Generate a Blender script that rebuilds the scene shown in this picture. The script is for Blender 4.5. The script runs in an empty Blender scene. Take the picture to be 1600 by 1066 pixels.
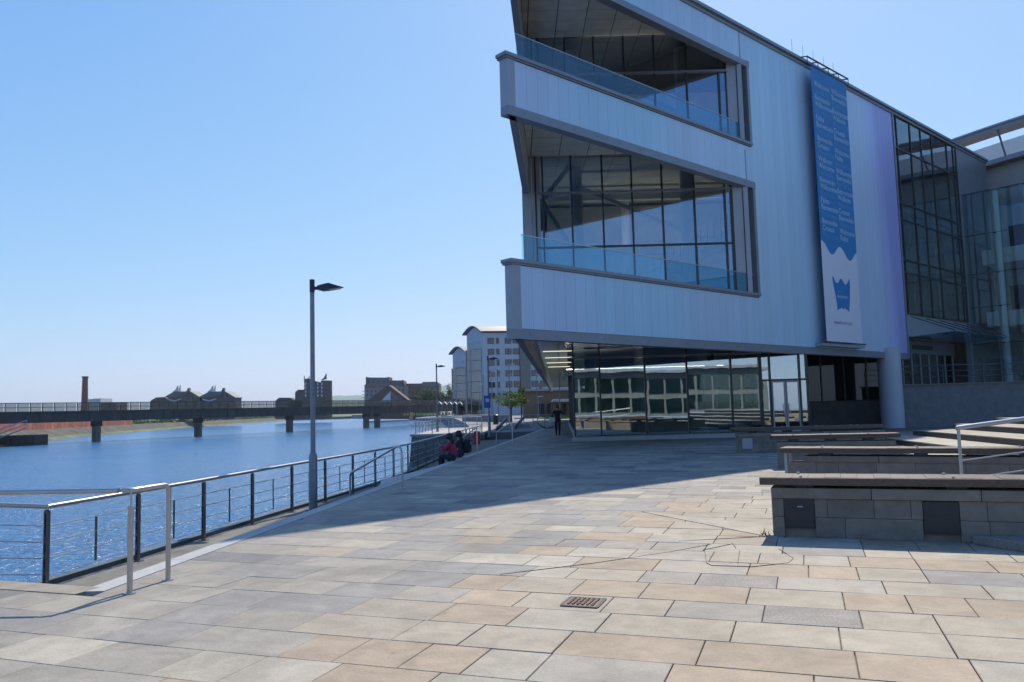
import bpy, bmesh, math, random
from mathutils import Vector, Matrix
random.seed(7)
R = math.radians
scene = bpy.context.scene
col = scene.collection

# ------------------------------------------------------------------ camera, sky, sun, exposure
FPX, PITCH, ROLL, EYE = 1244.0, R(4.87), R(1.55), 1.6
fwd = Vector((0, math.cos(PITCH), math.sin(PITCH)))
_r0 = Vector((1, 0, 0)); _u0 = _r0.cross(fwd)
rgt = _r0 * math.cos(ROLL) - _u0 * math.sin(ROLL)
upv = _u0 * math.cos(ROLL) + _r0 * math.sin(ROLL)
cam_d = bpy.data.cameras.new('camera'); cam = bpy.data.objects.new('camera', cam_d); col.objects.link(cam)
cam_d.sensor_width = 36; cam_d.lens = 36 * FPX / 1600; cam_d.clip_start = .05; cam_d.clip_end = 30000
m = Matrix.Identity(4)
for i in range(3):
    m[i][0] = rgt[i]; m[i][1] = upv[i]; m[i][2] = -fwd[i]
m[2][3] = EYE
cam.matrix_world = m
scene.camera = cam

SUN_AZ, SUN_EL = R(18.5), R(48)          # azimuth measured from +Y towards +X
world = bpy.data.worlds.new('World'); scene.world = world; world.use_nodes = True
wn = world.node_tree.nodes; wl = world.node_tree.links
bg = wn['Background']; sky = wn.new('ShaderNodeTexSky'); sky.sky_type = 'NISHITA'
sky.sun_disc = False; sky.sun_elevation = SUN_EL; sky.sun_rotation = SUN_AZ
sky.altitude = 0; sky.air_density = 1.0; sky.dust_density = 0.5; sky.ozone_density = 4.0
# soft shoulder on the sky's own colour, the same in every direction
va = wn.new('ShaderNodeVectorMath'); va.operation = 'MULTIPLY'; va.inputs[1].default_value = (1.3, 2.2, 4.6)
vb = wn.new('ShaderNodeVectorMath'); vb.operation = 'MULTIPLY_ADD'; vb.inputs[1].default_value = (.05, .16, .36); vb.inputs[2].default_value = (1, 1, 1)
vd = wn.new('ShaderNodeVectorMath'); vd.operation = 'DIVIDE'
wl.new(sky.outputs[0], va.inputs[0]); wl.new(sky.outputs[0], vb.inputs[0]); wl.new(va.outputs[0], vd.inputs[0]); wl.new(vb.outputs[0], vd.inputs[1])
wl.new(vd.outputs[0], bg.inputs[0]); bg.inputs[1].default_value = .1
sd = bpy.data.lights.new('sun', 'SUN'); so = bpy.data.objects.new('sun', sd); col.objects.link(so)
sd.energy = 5.0; sd.angle = R(.53); sd.color = (1, .905, .76)
sv = Vector((math.sin(SUN_AZ) * math.cos(SUN_EL), math.cos(SUN_AZ) * math.cos(SUN_EL), math.sin(SUN_EL)))
so.rotation_euler = sv.to_track_quat('Z', 'Y').to_euler(); so.location = sv * 60
vs = scene.view_settings
scene.display_settings.display_device = 'sRGB'; vs.view_transform = 'Standard'; vs.look = 'None'
vs.exposure = 0.1; vs.gamma = 1; vs.use_curve_mapping = False
scene.cycles.max_bounces = 8; scene.cycles.transparent_max_bounces = 24
scene.cycles.caustics_reflective = False; scene.cycles.caustics_refractive = False

# ------------------------------------------------------------------ survey helpers
CAM = Vector((0, 0, EYE))
def ray(x, y): return fwd + rgt * ((x - 800) / FPX) - upv * ((y - 533) / FPX)
def atY(x, y, Y): d = ray(x, y); return CAM + d * (Y / d.y)
def atZ(x, y, Z=0.): d = ray(x, y); return CAM + d * ((Z - EYE) / d.z)
FD = Vector((.7421, .6703, 0)); FN = Vector((.6703, -.7421, 0)); P0 = Vector((.06, 25, 0))
def fc(t, s, z): p = P0 + FD * t + FN * s; return Vector((p.x, p.y, z))
GU = Vector((.9397, -.3420, 0)); GV = Vector((.3420, .9397, 0))
def guv(u, v, z=0): p = GU * u + GV * v; return Vector((p.x, p.y, z))

# ------------------------------------------------------------------ materials
MATS = {}
def mat(name, color, rough=.6, metal=0., var=.12, scale=4., bump=0., bscale=40., spec=.5, dark=None, stretch=None, coat=0.):
    if name in MATS: return MATS[name]
    mt = bpy.data.materials.new(name); mt.use_nodes = True
    nt = mt.node_tree; N = nt.nodes; L = nt.links; b = N['Principled BSDF']
    b.inputs['Roughness'].default_value = rough; b.inputs['Metallic'].default_value = metal
    b.inputs['Specular IOR Level'].default_value = spec; b.inputs['Coat Weight'].default_value = coat
    tc = N.new('ShaderNodeTexCoord'); mp = N.new('ShaderNodeMapping'); L.new(tc.outputs['Object'], mp.inputs[0])
    if stretch: mp.inputs['Scale'].default_value = stretch
    nz = N.new('ShaderNodeTexNoise'); nz.inputs['Scale'].default_value = scale; nz.inputs['Detail'].default_value = 6
    nz.inputs['Roughness'].default_value = .65
    L.new(mp.outputs[0], nz.inputs[0])
    cr = N.new('ShaderNodeValToRGB')
    c0 = dark if dark else tuple(c * (1 - var * 1.6) for c in color); c1 = tuple(min(1, c * (1 + var)) for c in color)
    cr.color_ramp.elements[0].position = .3; cr.color_ramp.elements[0].color = (*c0, 1)
    cr.color_ramp.elements[1].position = .68; cr.color_ramp.elements[1].color = (*c1, 1)
    L.new(nz.outputs[0], cr.inputs[0])
    oi = N.new('ShaderNodeObjectInfo'); hs = N.new('ShaderNodeHueSaturation')
    mr = N.new('ShaderNodeMapRange'); mr.inputs[3].default_value = 1 - var * .8; mr.inputs[4].default_value = 1 + var * .8
    L.new(oi.outputs['Random'], mr.inputs[0]); L.new(mr.outputs[0], hs.inputs['Value'])
    L.new(cr.outputs[0], hs.inputs['Color']); L.new(hs.outputs[0], b.inputs['Base Color'])
    if bump:
        n2 = N.new('ShaderNodeTexNoise'); n2.inputs['Scale'].default_value = bscale; n2.inputs['Detail'].default_value = 5
        L.new(mp.outputs[0], n2.inputs[0])
        bp = N.new('ShaderNodeBump'); bp.inputs['Strength'].default_value = bump; bp.inputs['Distance'].default_value = .02
        L.new(n2.outputs[0], bp.inputs['Height']); L.new(bp.outputs[0], b.inputs['Normal'])
    MATS[name] = mt
    return mt
def glass(name, tint, refl, rough=.0, wav=.0, base=.12):
    mt = bpy.data.materials.new(name); mt.use_nodes = True
    nt = mt.node_tree; N = nt.nodes; L = nt.links
    for n in list(N):
        if n.type == 'BSDF_PRINCIPLED': N.remove(n)
    tr = N.new('ShaderNodeBsdfTransparent'); tr.inputs[0].default_value = (*tint, 1)
    gl = N.new('ShaderNodeBsdfGlossy'); gl.inputs[0].default_value = (*refl, 1); gl.inputs[1].default_value = rough
    ge = N.new('ShaderNodeNewGeometry'); dt = N.new('ShaderNodeVectorMath'); dt.operation = 'DOT_PRODUCT'
    L.new(ge.outputs['Incoming'], dt.inputs[0]); L.new(ge.outputs['Normal'], dt.inputs[1])
    def mth(op, x, y=None, z=None):
        q = N.new('ShaderNodeMath'); q.operation = op
        for k, val in enumerate((x, y, z)):
            if val is None: continue
            if isinstance(val, (int, float)): q.inputs[k].default_value = val
            else: L.new(val, q.inputs[k])
        return q.outputs[0]
    sch = mth('POWER', mth('SUBTRACT', 1.0, mth('ABSOLUTE', dt.outputs['Value'])), 5.0)      # Schlick reflectance, same from both faces
    facv = mth('MULTIPLY_ADD', sch, 1.0 - base, base)
    mx = N.new('ShaderNodeMixShader'); L.new(facv, mx.inputs[0]); L.new(tr.outputs[0], mx.inputs[1]); L.new(gl.outputs[0], mx.inputs[2])
    if wav:
        nz = N.new('ShaderNodeTexNoise'); nz.inputs['Scale'].default_value = .8; tc = N.new('ShaderNodeTexCoord')
        L.new(tc.outputs['Object'], nz.inputs[0])
        bp = N.new('ShaderNodeBump'); bp.inputs['Strength'].default_value = wav; bp.inputs['Distance'].default_value = .02
        L.new(nz.outputs[0], bp.inputs['Height']); L.new(bp.outputs[0], gl.inputs['Normal'])
    L.new(mx.outputs[0], N['Material Output'].inputs[0]); MATS[name] = mt
    return mt
M_dark = mat('dark_metal', (.035, .038, .045), .45, .3, .1)
M_frame = mat('window_frame_dark', (.03, .035, .04), .4, .2, .05)
M_grey = mat('grey_aluminium', (.235, .25, .28), .42, .35, .06, 1.5)
M_lgrey = mat('pale_aluminium', (.33, .345, .38), .4, .2, .05, 1.2)
M_steel = mat('stainless_steel', (.44, .44, .45), .34, .9, .06, 8)
M_postm = mat('painted_post', (.10, .105, .12), .4, .5, .08, 6)
M_lamp = mat('galvanised_post', (.20, .22, .26), .42, .5, .1, 5)
M_conc = mat('concrete', (.17, .168, .172), .85, 0, .15, 2.2, .25, 30)
M_wallst = mat('bench_stone', (.215, .185, .15), .85, 0, .16, 3.5, .3, 35)
M_buff = mat('buff_coping', (.29, .26, .21), .85, 0, .15, 4, .35, 45)
M_kerb = mat('pale_granite_kerb', (.37, .37, .36), .75, 0, .08, 9, .2, 60)
M_ledge = mat('ledge_stone', (.20, .19, .165), .9, 0, .22, 2.5, .3, 30)
M_quay = mat('quay_wall', (.14, .15, .15), .85, 0, .3, .8, .3, 20, dark=(.05, .06, .05))
M_wood = mat('bench_timber', (.085, .058, .043), .38, 0, .25, 6, .15, 30, stretch=(1, 8, 8))
def slab_mat(name, c, grain=26., rel=.22, speck=.10):
    mt = mat(name, c, .78, 0, .09, 2.6, rel, grain); N = mt.node_tree.nodes; L = mt.node_tree.links; b = N['Principled BSDF']
    src = b.inputs['Base Color'].links[0].from_socket; g = N.new('ShaderNodeNewGeometry')
    def ramp(tex_out, p0, p1, v0, v1):
        r = N.new('ShaderNodeMapRange'); r.inputs[1].default_value = p0; r.inputs[2].default_value = p1; r.inputs[3].default_value = v0; r.inputs[4].default_value = v1; L.new(tex_out, r.inputs[0]); return r.outputs[0]
    def noise(sc, det, dist=0.):
        t = N.new('ShaderNodeTexNoise'); t.inputs['Scale'].default_value = sc; t.inputs['Detail'].default_value = det; t.inputs['Distortion'].default_value = dist; L.new(g.outputs['Position'], t.inputs[0]); return t.outputs[0]
    big = ramp(noise(.55, 5, .5), .32, .62, .84, 1.05); mid_ = ramp(noise(3.1, 7, 1.2), .36, .60, .86, 1.04); fine = ramp(noise(55, 3), .3, .7, 1 - speck, 1 + speck)
    vo = N.new('ShaderNodeTexVoronoi'); vo.inputs['Scale'].default_value = 2.3; L.new(g.outputs['Position'], vo.inputs[0]); gum = ramp(vo.outputs['Distance'], .035, .055, .72, 1.0)
    cur = big
    for o_ in (mid_, fine, gum):
        m_ = N.new('ShaderNodeMath'); m_.operation = 'MULTIPLY'; L.new(cur, m_.inputs[0]); L.new(o_, m_.inputs[1]); cur = m_.outputs[0]
    sc = N.new('ShaderNodeVectorMath'); sc.operation = 'SCALE'; L.new(src, sc.inputs[0]); L.new(cur, sc.inputs['Scale']); L.new(sc.outputs[0], b.inputs['Base Color'])
    return mt
M_slab = [slab_mat('tan_sandstone', (.345, .272, .195)), slab_mat('buff_sandstone', (.345, .302, .232)), slab_mat('pale_sandstone', (.365, .33, .265)), slab_mat('grey_sandstone', (.295, .268, .225), 30),
          slab_mat('blue_grey_slate', (.245, .232, .212), 30), slab_mat('dark_slate', (.185, .178, .17), 30), slab_mat('rough_granite', (.25, .23, .20), 60, .5, .3)]
M_bed = mat('mortar_bed', (.135, .115, .092), .95, 0, .2, 5)
M_plaza = mat('plaza_stone', (.21, .2, .185), .85, 0, .15, .9, .2, 20)
M_white = mat('white_paint', (.72, .72, .72), .5, 0, .05, 2)
M_inter = mat('interior_white', (.75, .75, .72), .6, 0, .05, 2)
M_intd = mat('interior_grey', (.55, .54, .50), .7, 0, .2, 1.2)
M_intfl = mat('interior_floor', (.22, .21, .2), .35, 0, .1, 2)
M_blueb = mat('blue_board', (.02, .06, .22), .5, 0, .1)
M_tile = mat('soffit_tile', (.66, .65, .60), .4, 0, .10, 1.5)
M_soff = mat('polished_soffit', (.34, .36, .39), .10, .9, .08, .6)
M_gl = glass('terrace_glass', (.72, .76, .75), (.55, .70, .95), 0, .06, .26)
M_glg = glass('shopfront_glass', (.60, .67, .68), (.9, .97, 1.0), 0, .05, .42)
M_glc = glass('curtain_wall_glass', (.55, .60, .60), (.75, .8, .85), 0, .06, .18)
M_clear = glass('clear_glass', (.85, .88, .88), (.9, .9, .9), 0, 0, .05)
M_foy = glass('foyer_glass', (.78, .86, .86), (.8, .9, .95), 0, .05, .07)
M_gdk = glass('dim_glass', (.3, .33, .34), (.6, .65, .7), 0, .05, .06)
M_bal = glass('balustrade_glass', (.72, .90, .95), (.7, .85, 1), .0, 0, .06)

def facade_mat():
    mt = bpy.data.materials.new('iridescent_cladding'); mt.use_nodes = True
    nt = mt.node_tree; N = nt.nodes; L = nt.links; b = N['Principled BSDF']
    g = N.new('ShaderNodeNewGeometry'); vm = N.new('ShaderNodeVectorMath'); vm.operation = 'DOT_PRODUCT'
    vm.inputs[1].default_value = (FD.x, FD.y, 0); L.new(g.outputs['Position'], vm.inputs[0])
    off = P0.dot(FD)
    mr = N.new('ShaderNodeMapRange'); mr.inputs[1].default_value = off; mr.inputs[2].default_value = off + 30.3
    L.new(vm.outputs['Value'], mr.inputs[0])
    sx = N.new('ShaderNodeSeparateXYZ'); L.new(g.outputs['Position'], sx.inputs[0])
    # slow wobble of the tint with height
    ad = N.new('ShaderNodeMath'); ad.operation = 'MULTIPLY_ADD'; ad.inputs[1].default_value = .004
    L.new(sx.outputs[2], ad.inputs[0]); L.new(mr.outputs[0], ad.inputs[2])
    cr = N.new('ShaderNodeValToRGB'); e = cr.color_ramp.elements
    stops = [(0, (.50, .53, .72)), (.10, (.53, .49, .70)), (.16, (.36, .52, .70)), (.30, (.33, .54, .68)), (.36, (.52, .50, .68)),
             (.46, (.50, .53, .70)), (.54, (.48, .58, .72)), (.62, (.42, .58, .74)), (.70, (.37, .54, .72)), (.78, (.44, .50, .72)),
             (.86, (.55, .58, .75)), (.93, (.54, .54, .75)), (.975, (.42, .40, .70)), (1, (.30, .25, .58))]
    mean = (.365, .53, .605)
    stops = [(p, tuple((.38 if p < .95 else .75) * a + (.62 if p < .95 else .25) * q for a, q in zip(c, mean))) for p, c in stops]
    e[0].position, e[0].color = stops[0][0], (*stops[0][1], 1); e[1].position, e[1].color = stops[-1][0], (*stops[-1][1], 1)
    for p, c in stops[1:-1]:
        q = e.new(p); q.color = (*c, 1)
    L.new(ad.outputs[0], cr.inputs[0])
    oi = N.new('ShaderNodeObjectInfo'); hs = N.new('ShaderNodeHueSaturation')
    m2 = N.new('ShaderNodeMapRange'); m2.inputs[3].default_value = .97; m2.inputs[4].default_value = 1.03
    L.new(oi.outputs['Random'], m2.inputs[0]); L.new(m2.outputs[0], hs.inputs['Value']); L.new(cr.outputs[0], hs.inputs['Color'])
    # fine vertical flutes
    wv = N.new('ShaderNodeTexWave'); wv.inputs['Scale'].default_value = 3.2; wv.inputs['Distortion'].default_value = .4
    cx = N.new('ShaderNodeCombineXYZ'); L.new(vm.outputs['Value'], cx.inputs[0]); L.new(cx.outputs[0], wv.inputs[0])
    bp = N.new('ShaderNodeBump'); bp.inputs['Strength'].default_value = .10; bp.inputs['Distance'].default_value = .02
    L.new(wv.outputs['Fac'], bp.inputs['Height']); L.new(bp.outputs[0], b.inputs['Normal'])
    nz = N.new('ShaderNodeTexNoise'); nz.inputs['Scale'].default_value = .5; nz.inputs['Detail'].default_value = 5
    mm = N.new('ShaderNodeMapping'); mm.inputs['Scale'].default_value = (2.5, 2.5, .25); L.new(g.outputs['Position'], mm.inputs[0]); L.new(mm.outputs[0], nz.inputs[0])
    m3 = N.new('ShaderNodeMapRange'); m3.inputs[3].default_value = 1.06; m3.inputs[4].default_value = 1.26; L.new(nz.outputs[0], m3.inputs[0])
    mx = N.new('ShaderNodeVectorMath'); mx.operation = 'SCALE'; L.new(hs.outputs[0], mx.inputs[0]); L.new(m3.outputs[0], mx.inputs['Scale'])
    L.new(mx.outputs[0], b.inputs['Base Color'])
    b.inputs['Roughness'].default_value = .36; b.inputs['Metallic'].default_value = .12
    return mt
M_clad = facade_mat()

# ------------------------------------------------------------------ mesh helpers
ORI = {}
class MB:
    def __init__(s): s.v = []; s.f = []; s.m = []
    def face(s, pts, mi=0):
        i = len(s.v); s.v += [Vector(p) for p in pts]; s.f.append(tuple(range(i, i + len(pts)))); s.m.append(mi); return s
    def hexa(s, p, mi=0):                    # 4 bottom ccw, 4 top ccw
        i = len(s.v); s.v += [Vector(q) for q in p]
        for f in ((3, 2, 1, 0), (4, 5, 6, 7), (0, 1, 5, 4), (1, 2, 6, 5), (2, 3, 7, 6), (3, 0, 4, 7)):
            s.f.append(tuple(i + k for k in f)); s.m.append(mi)
        return s
    def box(s, c, size, rz=0., mi=0):
        hx, hy, hz = size[0] / 2, size[1] / 2, size[2] / 2; ca, sa = math.cos(rz), math.sin(rz); P = []
        for z in (-hz, hz):
            for x, y in ((-hx, -hy), (hx, -hy), (hx, hy), (-hx, hy)):
                P.append((c[0] + x * ca - y * sa, c[1] + x * sa + y * ca, c[2] + z))
        return s.hexa(P, mi)
    def fbox(s, t0, t1, s0, s1, z0, z1, mi=0):   # in facade coordinates
        return s.hexa([fc(t0, s1, z0), fc(t1, s1, z0), fc(t1, s0, z0), fc(t0, s0, z0), fc(t0, s1, z1), fc(t1, s1, z1), fc(t1, s0, z1), fc(t0, s0, z1)], mi)
    def prism(s, poly, z0, z1, mi=0):
        a = sum(poly[i][0] * poly[(i + 1) % len(poly)][1] - poly[(i + 1) % len(poly)][0] * poly[i][1] for i in range(len(poly)))
        if a < 0: poly = list(reversed(poly))
        n = len(poly); i = len(s.v); s.v += [Vector((p[0], p[1], z0)) for p in poly] + [Vector((p[0], p[1], z1)) for p in poly]
        s.f.append(tuple(i + k for k in reversed(range(n)))); s.m.append(mi); s.f.append(tuple(i + n + k for k in range(n))); s.m.append(mi)
        for k in range(n):
            s.f.append((i + k, i + (k + 1) % n, i + n + (k + 1) % n, i + n + k)); s.m.append(mi)
        return s
    def tube(s, pts, r, n=10, mi=0, cap=True):
        pts = [Vector(p) for p in pts]; rs = r if isinstance(r, (list, tuple)) else [r] * len(pts); rings = []; ref = None
        for k, p in enumerate(pts):
            d = (pts[min(k + 1, len(pts) - 1)] - pts[max(k - 1, 0)]).normalized()
            if ref is None: ref = Vector((0, 0, 1)) if abs(d.z) < .9 else Vector((1, 0, 0))
            a = d.cross(ref).normalized(); b = d.cross(a).normalized(); ref = -b if False else ref
            i = len(s.v); rings.append(i)
            for q in range(n):
                w = 2 * math.pi * q / n; s.v.append(p + (a * math.cos(w) + b * math.sin(w)) * rs[k])
        for k in range(len(rings) - 1):
            for q in range(n):
                s.f.append((rings[k] + q, rings[k] + (q + 1) % n, rings[k + 1] + (q + 1) % n, rings[k + 1] + q)); s.m.append(mi)
        if cap:
            s.f.append(tuple(rings[0] + q for q in reversed(range(n)))); s.m.append(mi); s.f.append(tuple(rings[-1] + q for q in range(n))); s.m.append(mi)
        return s
    def build(s, name, mats, parent=None, origin=None, smooth=False, bevel=0):
        if not isinstance(mats, (list, tuple)): mats = [mats]
        o0 = ORI[parent.name] if parent is not None else (Vector(origin) if origin is not None else Vector((0, 0, 0)))
        me = bpy.data.meshes.new(name); me.from_pydata([tuple(v - o0) for v in s.v], [], s.f)
        for mt in mats: me.materials.append(mt)
        if len(mats) > 1: me.polygons.foreach_set('material_index', s.m)
        bm = bmesh.new(); bm.from_mesh(me); bmesh.ops.recalc_face_normals(bm, faces=bm.faces); bm.to_mesh(me); bm.free()
        if smooth: me.shade_smooth(); me.set_sharp_from_angle(angle=R(40))
        o = bpy.data.objects.new(name, me); col.objects.link(o)
        if parent is not None: o.parent = parent; ORI[o.name] = o0
        else: o.location = o0; ORI[o.name] = o0
        if bevel:
            bv = o.modifiers.new('bevel', 'BEVEL'); bv.width = bevel; bv.segments = 2; bv.limit_method = 'ANGLE'
        return o
def thing(name, label, cat, loc=(0, 0, 0), group=None):
    o = bpy.data.objects.new(name, None); col.objects.link(o); o.location = loc; ORI[o.name] = Vector(loc); o.empty_display_size = .2
    return tag(o, label, cat, group)
def tag(o, label=None, cat=None, group=None, kind=None):
    if label: o['label'] = label
    if cat: o['category'] = cat
    if group: o['group'] = group
    if kind: o['kind'] = kind
    return o
def copy_tree(o, loc, rz=0, label=None):
    def rec(a, par):
        c = a.copy(); col.objects.link(c); c.parent = par; ORI[c.name] = Vector(loc)
        for ch in a.children: rec(ch, c)
        return c
    c = rec(o, None); c.location = loc; c.rotation_euler.z = rz
    if label: c['label'] = label
    return c
def inst(src, name, parent, off):              # alike piece sharing mesh data
    o = bpy.data.objects.new(name, src.data); col.objects.link(o); o.parent = parent; o.location = off; ORI[o.name] = ORI[parent.name]
    return o
def clip(poly, px, py, nx, ny):                # keep side where (p-(px,py)).n >= 0
    out = []
    for i in range(len(poly)):
        a, b = poly[i], poly[(i + 1) % len(poly)]
        da = (a[0] - px) * nx + (a[1] - py) * ny; db = (b[0] - px) * nx + (b[1] - py) * ny
        if da >= 0: out.append(a)
        if da * db < 0:
            w = da / (da - db); out.append((a[0] + (b[0] - a[0]) * w, a[1] + (b[1] - a[1]) * w))
    return out

# ------------------------------------------------------------------ water, land, ground
WZ = -3.4
def water_mat():
    mt = bpy.data.materials.new('river_water'); mt.use_nodes = True; N = mt.node_tree.nodes; L = mt.node_tree.links; b = N['Principled BSDF']
    b.inputs['Base Color'].default_value = (.03, .14, .32, 1); b.inputs['Roughness'].default_value = .20; b.inputs['IOR'].default_value = 1.33
    tc = N.new('ShaderNodeNewGeometry'); mp = N.new('ShaderNodeMapping'); mp.inputs['Scale'].default_value = (1, .7, 1); mp.inputs['Rotation'].default_value = (0, 0, R(25))
    L.new(tc.outputs['Position'], mp.inputs[0])
    a = N.new('ShaderNodeTexNoise'); a.inputs['Scale'].default_value = 2.6; a.inputs['Detail'].default_value = 4; a.inputs['Distortion'].default_value = .6; L.new(mp.outputs[0], a.inputs[0])
    c = N.new('ShaderNodeTexNoise'); c.inputs['Scale'].default_value = .18; c.inputs['Detail'].default_value = 3; L.new(mp.outputs[0], c.inputs[0])
    ad = N.new('ShaderNodeMath'); ad.operation = 'MULTIPLY_ADD'; ad.inputs[1].default_value = 1.2; L.new(c.outputs[0], ad.inputs[0]); L.new(a.outputs[0], ad.inputs[2])
    wp = N.new('ShaderNodeTexNoise'); wp.inputs['Scale'].default_value = .035; wp.inputs['Detail'].default_value = 4; wp.inputs['Distortion'].default_value = 1.5; L.new(mp.outputs[0], wp.inputs[0])
    wr = N.new('ShaderNodeMapRange'); wr.inputs[1].default_value = .35; wr.inputs[2].default_value = .65; wr.inputs[3].default_value = .45; wr.inputs[4].default_value = 1.0; L.new(wp.outputs[0], wr.inputs[0])
    bp = N.new('ShaderNodeBump'); L.new(wr.outputs[0], bp.inputs['Strength']); bp.inputs['Distance'].default_value = .42
    L.new(ad.outputs[0], bp.inputs['Height']); L.new(bp.outputs[0], b.inputs['Normal'])
    return mt
o = MB().face([(-900, -300, WZ), (300, -300, WZ), (300, 900, WZ), (-900, 900, WZ)]).build('river', water_mat()); tag(o, kind='structure')
M_land = mat('far_land', (.10, .12, .06), .95, 0, .3, .02)
M_grass = mat('lawn_grass', (.09, .16, .03), .95, 0, .25, .8, .4, 25)
bank_r = [(-2.9, 58), (-6, 100), (-28, 330), (-75, 560), (-150, 740)]
o = MB().prism(bank_r + [(400, 740), (400, 58)], -6, -.06).build('river_bank', M_conc); tag(o, kind='structure')
o = MB().prism([(-150, 740), (-190, 690), (-5000, 690), (-7000, 8000), (7000, 8000), (5000, 740)], -6, -1.2).build('terrain', M_land); tag(o, kind='structure')
# left bank: mud slope, green weed strip, fence line
lb = [(-60, 60), (-112, 188), (-134, 256), (-162, 404), (-178, 560), (-190, 690)]
b = MB()
for (a, c) in zip(lb[:-1], lb[1:]):
    def o_(p, k): return (p[0] - k, p[1] - k * .15)
    b.face([(*a, WZ - 1), (*c, WZ - 1), (*o_(c, 5), -2.7), (*o_(a, 5), -2.7)], 0)
    b.face([(*o_(a, 5), -2.7), (*o_(c, 5), -2.7), (*o_(c, 9), -.6), (*o_(a, 9), -.6)], 1)
    b.face([(*o_(a, 9), -.6), (*o_(c, 9), -.6), (*o_(c, 1200), -.6), (*o_(a, 1200), -.6)], 2)
o = b.build('river_bank', [mat('weed_mud', (.12, .14, .045), .9, 0, .4, .15), mat('mud_stones', (.085, .08, .062), .95, 0, .4, .3), M_land]); tag(o, kind='structure')

KX = lambda Y: -3.9 + .116 * (Y - 7.5)           # inner edge of the pale kerb
V0 = 5.65                                        # row line where the paving turns left
# bed of the paving (behind and below), one sheet
bedpoly = [(-60, 27.4), guv(-4.45, V0).to_2d().to_tuple(), (KX(7.6), 7.6), (KX(120), 120), (80, 120), (80, -60), (-60, -60)]
pave = MB().prism(bedpoly, -1.5, -.022).build('pavement', M_bed); tag(pave, kind='structure')
# outer plain paving where single slabs can no longer be told apart
b = MB(); b.prism([(-60, 27.2), guv(-12.2, V0 - .04).to_2d().to_tuple(), guv(-12.2, 2.4).to_2d().to_tuple(), guv(14, 2.4).to_2d().to_tuple(), (60, -10), (60, -60), (-60, -60)], -.05, -.004)
b.prism([(KX(62), 62), (KX(118), 118), (2.6, 118), (2.6, 62)], -.05, -.004)
b.prism([(24, 47), (70, 47), (70, -5), (24, 10)], -.05, -.004)
o = b.build('outer_paving', M_plaza, pave)

rows = []; v = 2.35
while v < V0 - .3: v += .62; rows.append((v - .62, v))
k = V0 / v if False else 1
rows = []
nr = 6; vv = 2.4
for i in range(nr): rows.append((vv + (V0 - vv) * i / nr, vv + (V0 - vv) * (i + 1) / nr))
v = V0
while v < 62:
    h = random.uniform(.5, .66) if v < 14 else random.uniform(.42, .55)
    rows.append((v, v + h)); v += h
slabs = []
for ri, (v0, v1) in enumerate(rows):
    near = v1 <= V0 + 1e-6
    u = -14 if near else -26
    u += random.random()
    while u < 30:
        w = random.choice((random.uniform(.42, .7), random.uniform(.55, .95))) if v0 < 12 else random.uniform(.45, .9)
        c = guv(u + w / 2, (v0 + v1) / 2)
        if c.y > 1.5 and c.x < .78 * c.y + 1.6 and c.y < 61 and c.x > -11 and not (c.y > 38.5 and c.x > 3.2) and (near or c.x > KX(c.y) - 1.2):
            tanz = c.x > -1.9 + .55 * (c.y - 5.2) + random.uniform(-.35, .35) and c.y < 13.5
            g = .0036 if tanz else .0016
            poly = [guv(u + g, v0 + g).to_2d(), guv(u + w - g, v0 + g).to_2d(), guv(u + w - g, v1 - g).to_2d(), guv(u + g, v1 - g).to_2d()]
            poly = [tuple(p) for p in poly]
            if not near: poly = clip(poly, KX(7.5) + .012, 7.5, .9933, -.1152)
            if len(poly) >= 3:
                ar = abs(sum(poly[i][0] * poly[(i + 1) % len(poly)][1] - poly[(i + 1) % len(poly)][0] * poly[i][1] for i in range(len(poly)))) / 2
                if ar > .02:
                    if tanz: mi = random.choices(range(7), (32, 36, 22, 8, 1, 0, 2))[0]
                    elif c.y < 13: mi = random.choices(range(7), (2, 9, 9, 50, 23, 5, 1))[0]
                    else: mi = random.choices(range(7), (0, 3, 10, 40, 30, 15, 1))[0]
                    ang = c.length
                    vis = abs(math.atan2(c.x, c.y)) < R(34.5) and c.y > 3.9
                    slabs.append((poly, mi, (0 if vis else 1e3) + ang, c))
        u += w
slabs.sort(key=lambda q: q[2])
def add_slab(b, poly, mi, c, near):
    a = sum(poly[i][0] * poly[(i + 1) % len(poly)][1] - poly[(i + 1) % len(poly)][0] * poly[i][1] for i in range(len(poly)))
    if a < 0: poly = list(reversed(poly))
    n = len(poly); tx, ty = random.gauss(0, .0022), random.gauss(0, .0022); dz = random.uniform(-.0015, .0015)
    cx = sum(p[0] for p in poly) / n; cy = sum(p[1] for p in poly) / n; i = len(b.v); bw = .004 if near else .002
    Z = lambda x, y: dz + tx * (x - cx) + ty * (y - cy)
    for p in poly: b.v.append(Vector((p[0], p[1], -.03)))
    for p in poly: b.v.append(Vector((p[0], p[1], Z(*p) - bw)))
    for p in poly:
        d = math.hypot(p[0] - cx, p[1] - cy) or 1; q = (p[0] - (p[0] - cx) / d * bw * 1.4, p[1] - (p[1] - cy) / d * bw * 1.4); b.v.append(Vector((q[0], q[1], Z(*q))))
    for k in range(n):
        b.f.append((i + k, i + (k + 1) % n, i + n + (k + 1) % n, i + n + k)); b.m.append(mi)
        b.f.append((i + n + k, i + n + (k + 1) % n, i + 2 * n + (k + 1) % n, i + 2 * n + k)); b.m.append(mi)
    b.f.append(tuple(i + 2 * n + k for k in range(n))); b.m.append(mi)
for poly, mi, _, c in slabs[:300]:
    b = MB(); add_slab(b, poly, 0, c, True)
    me = bpy.data.meshes.new('paving_slab'); me.from_pydata([tuple(q) for q in b.v], [], b.f); me.materials.append(M_slab[mi])
    o = bpy.data.objects.new('paving_slab', me); col.objects.link(o); o.parent = pave
b = MB()
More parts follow.
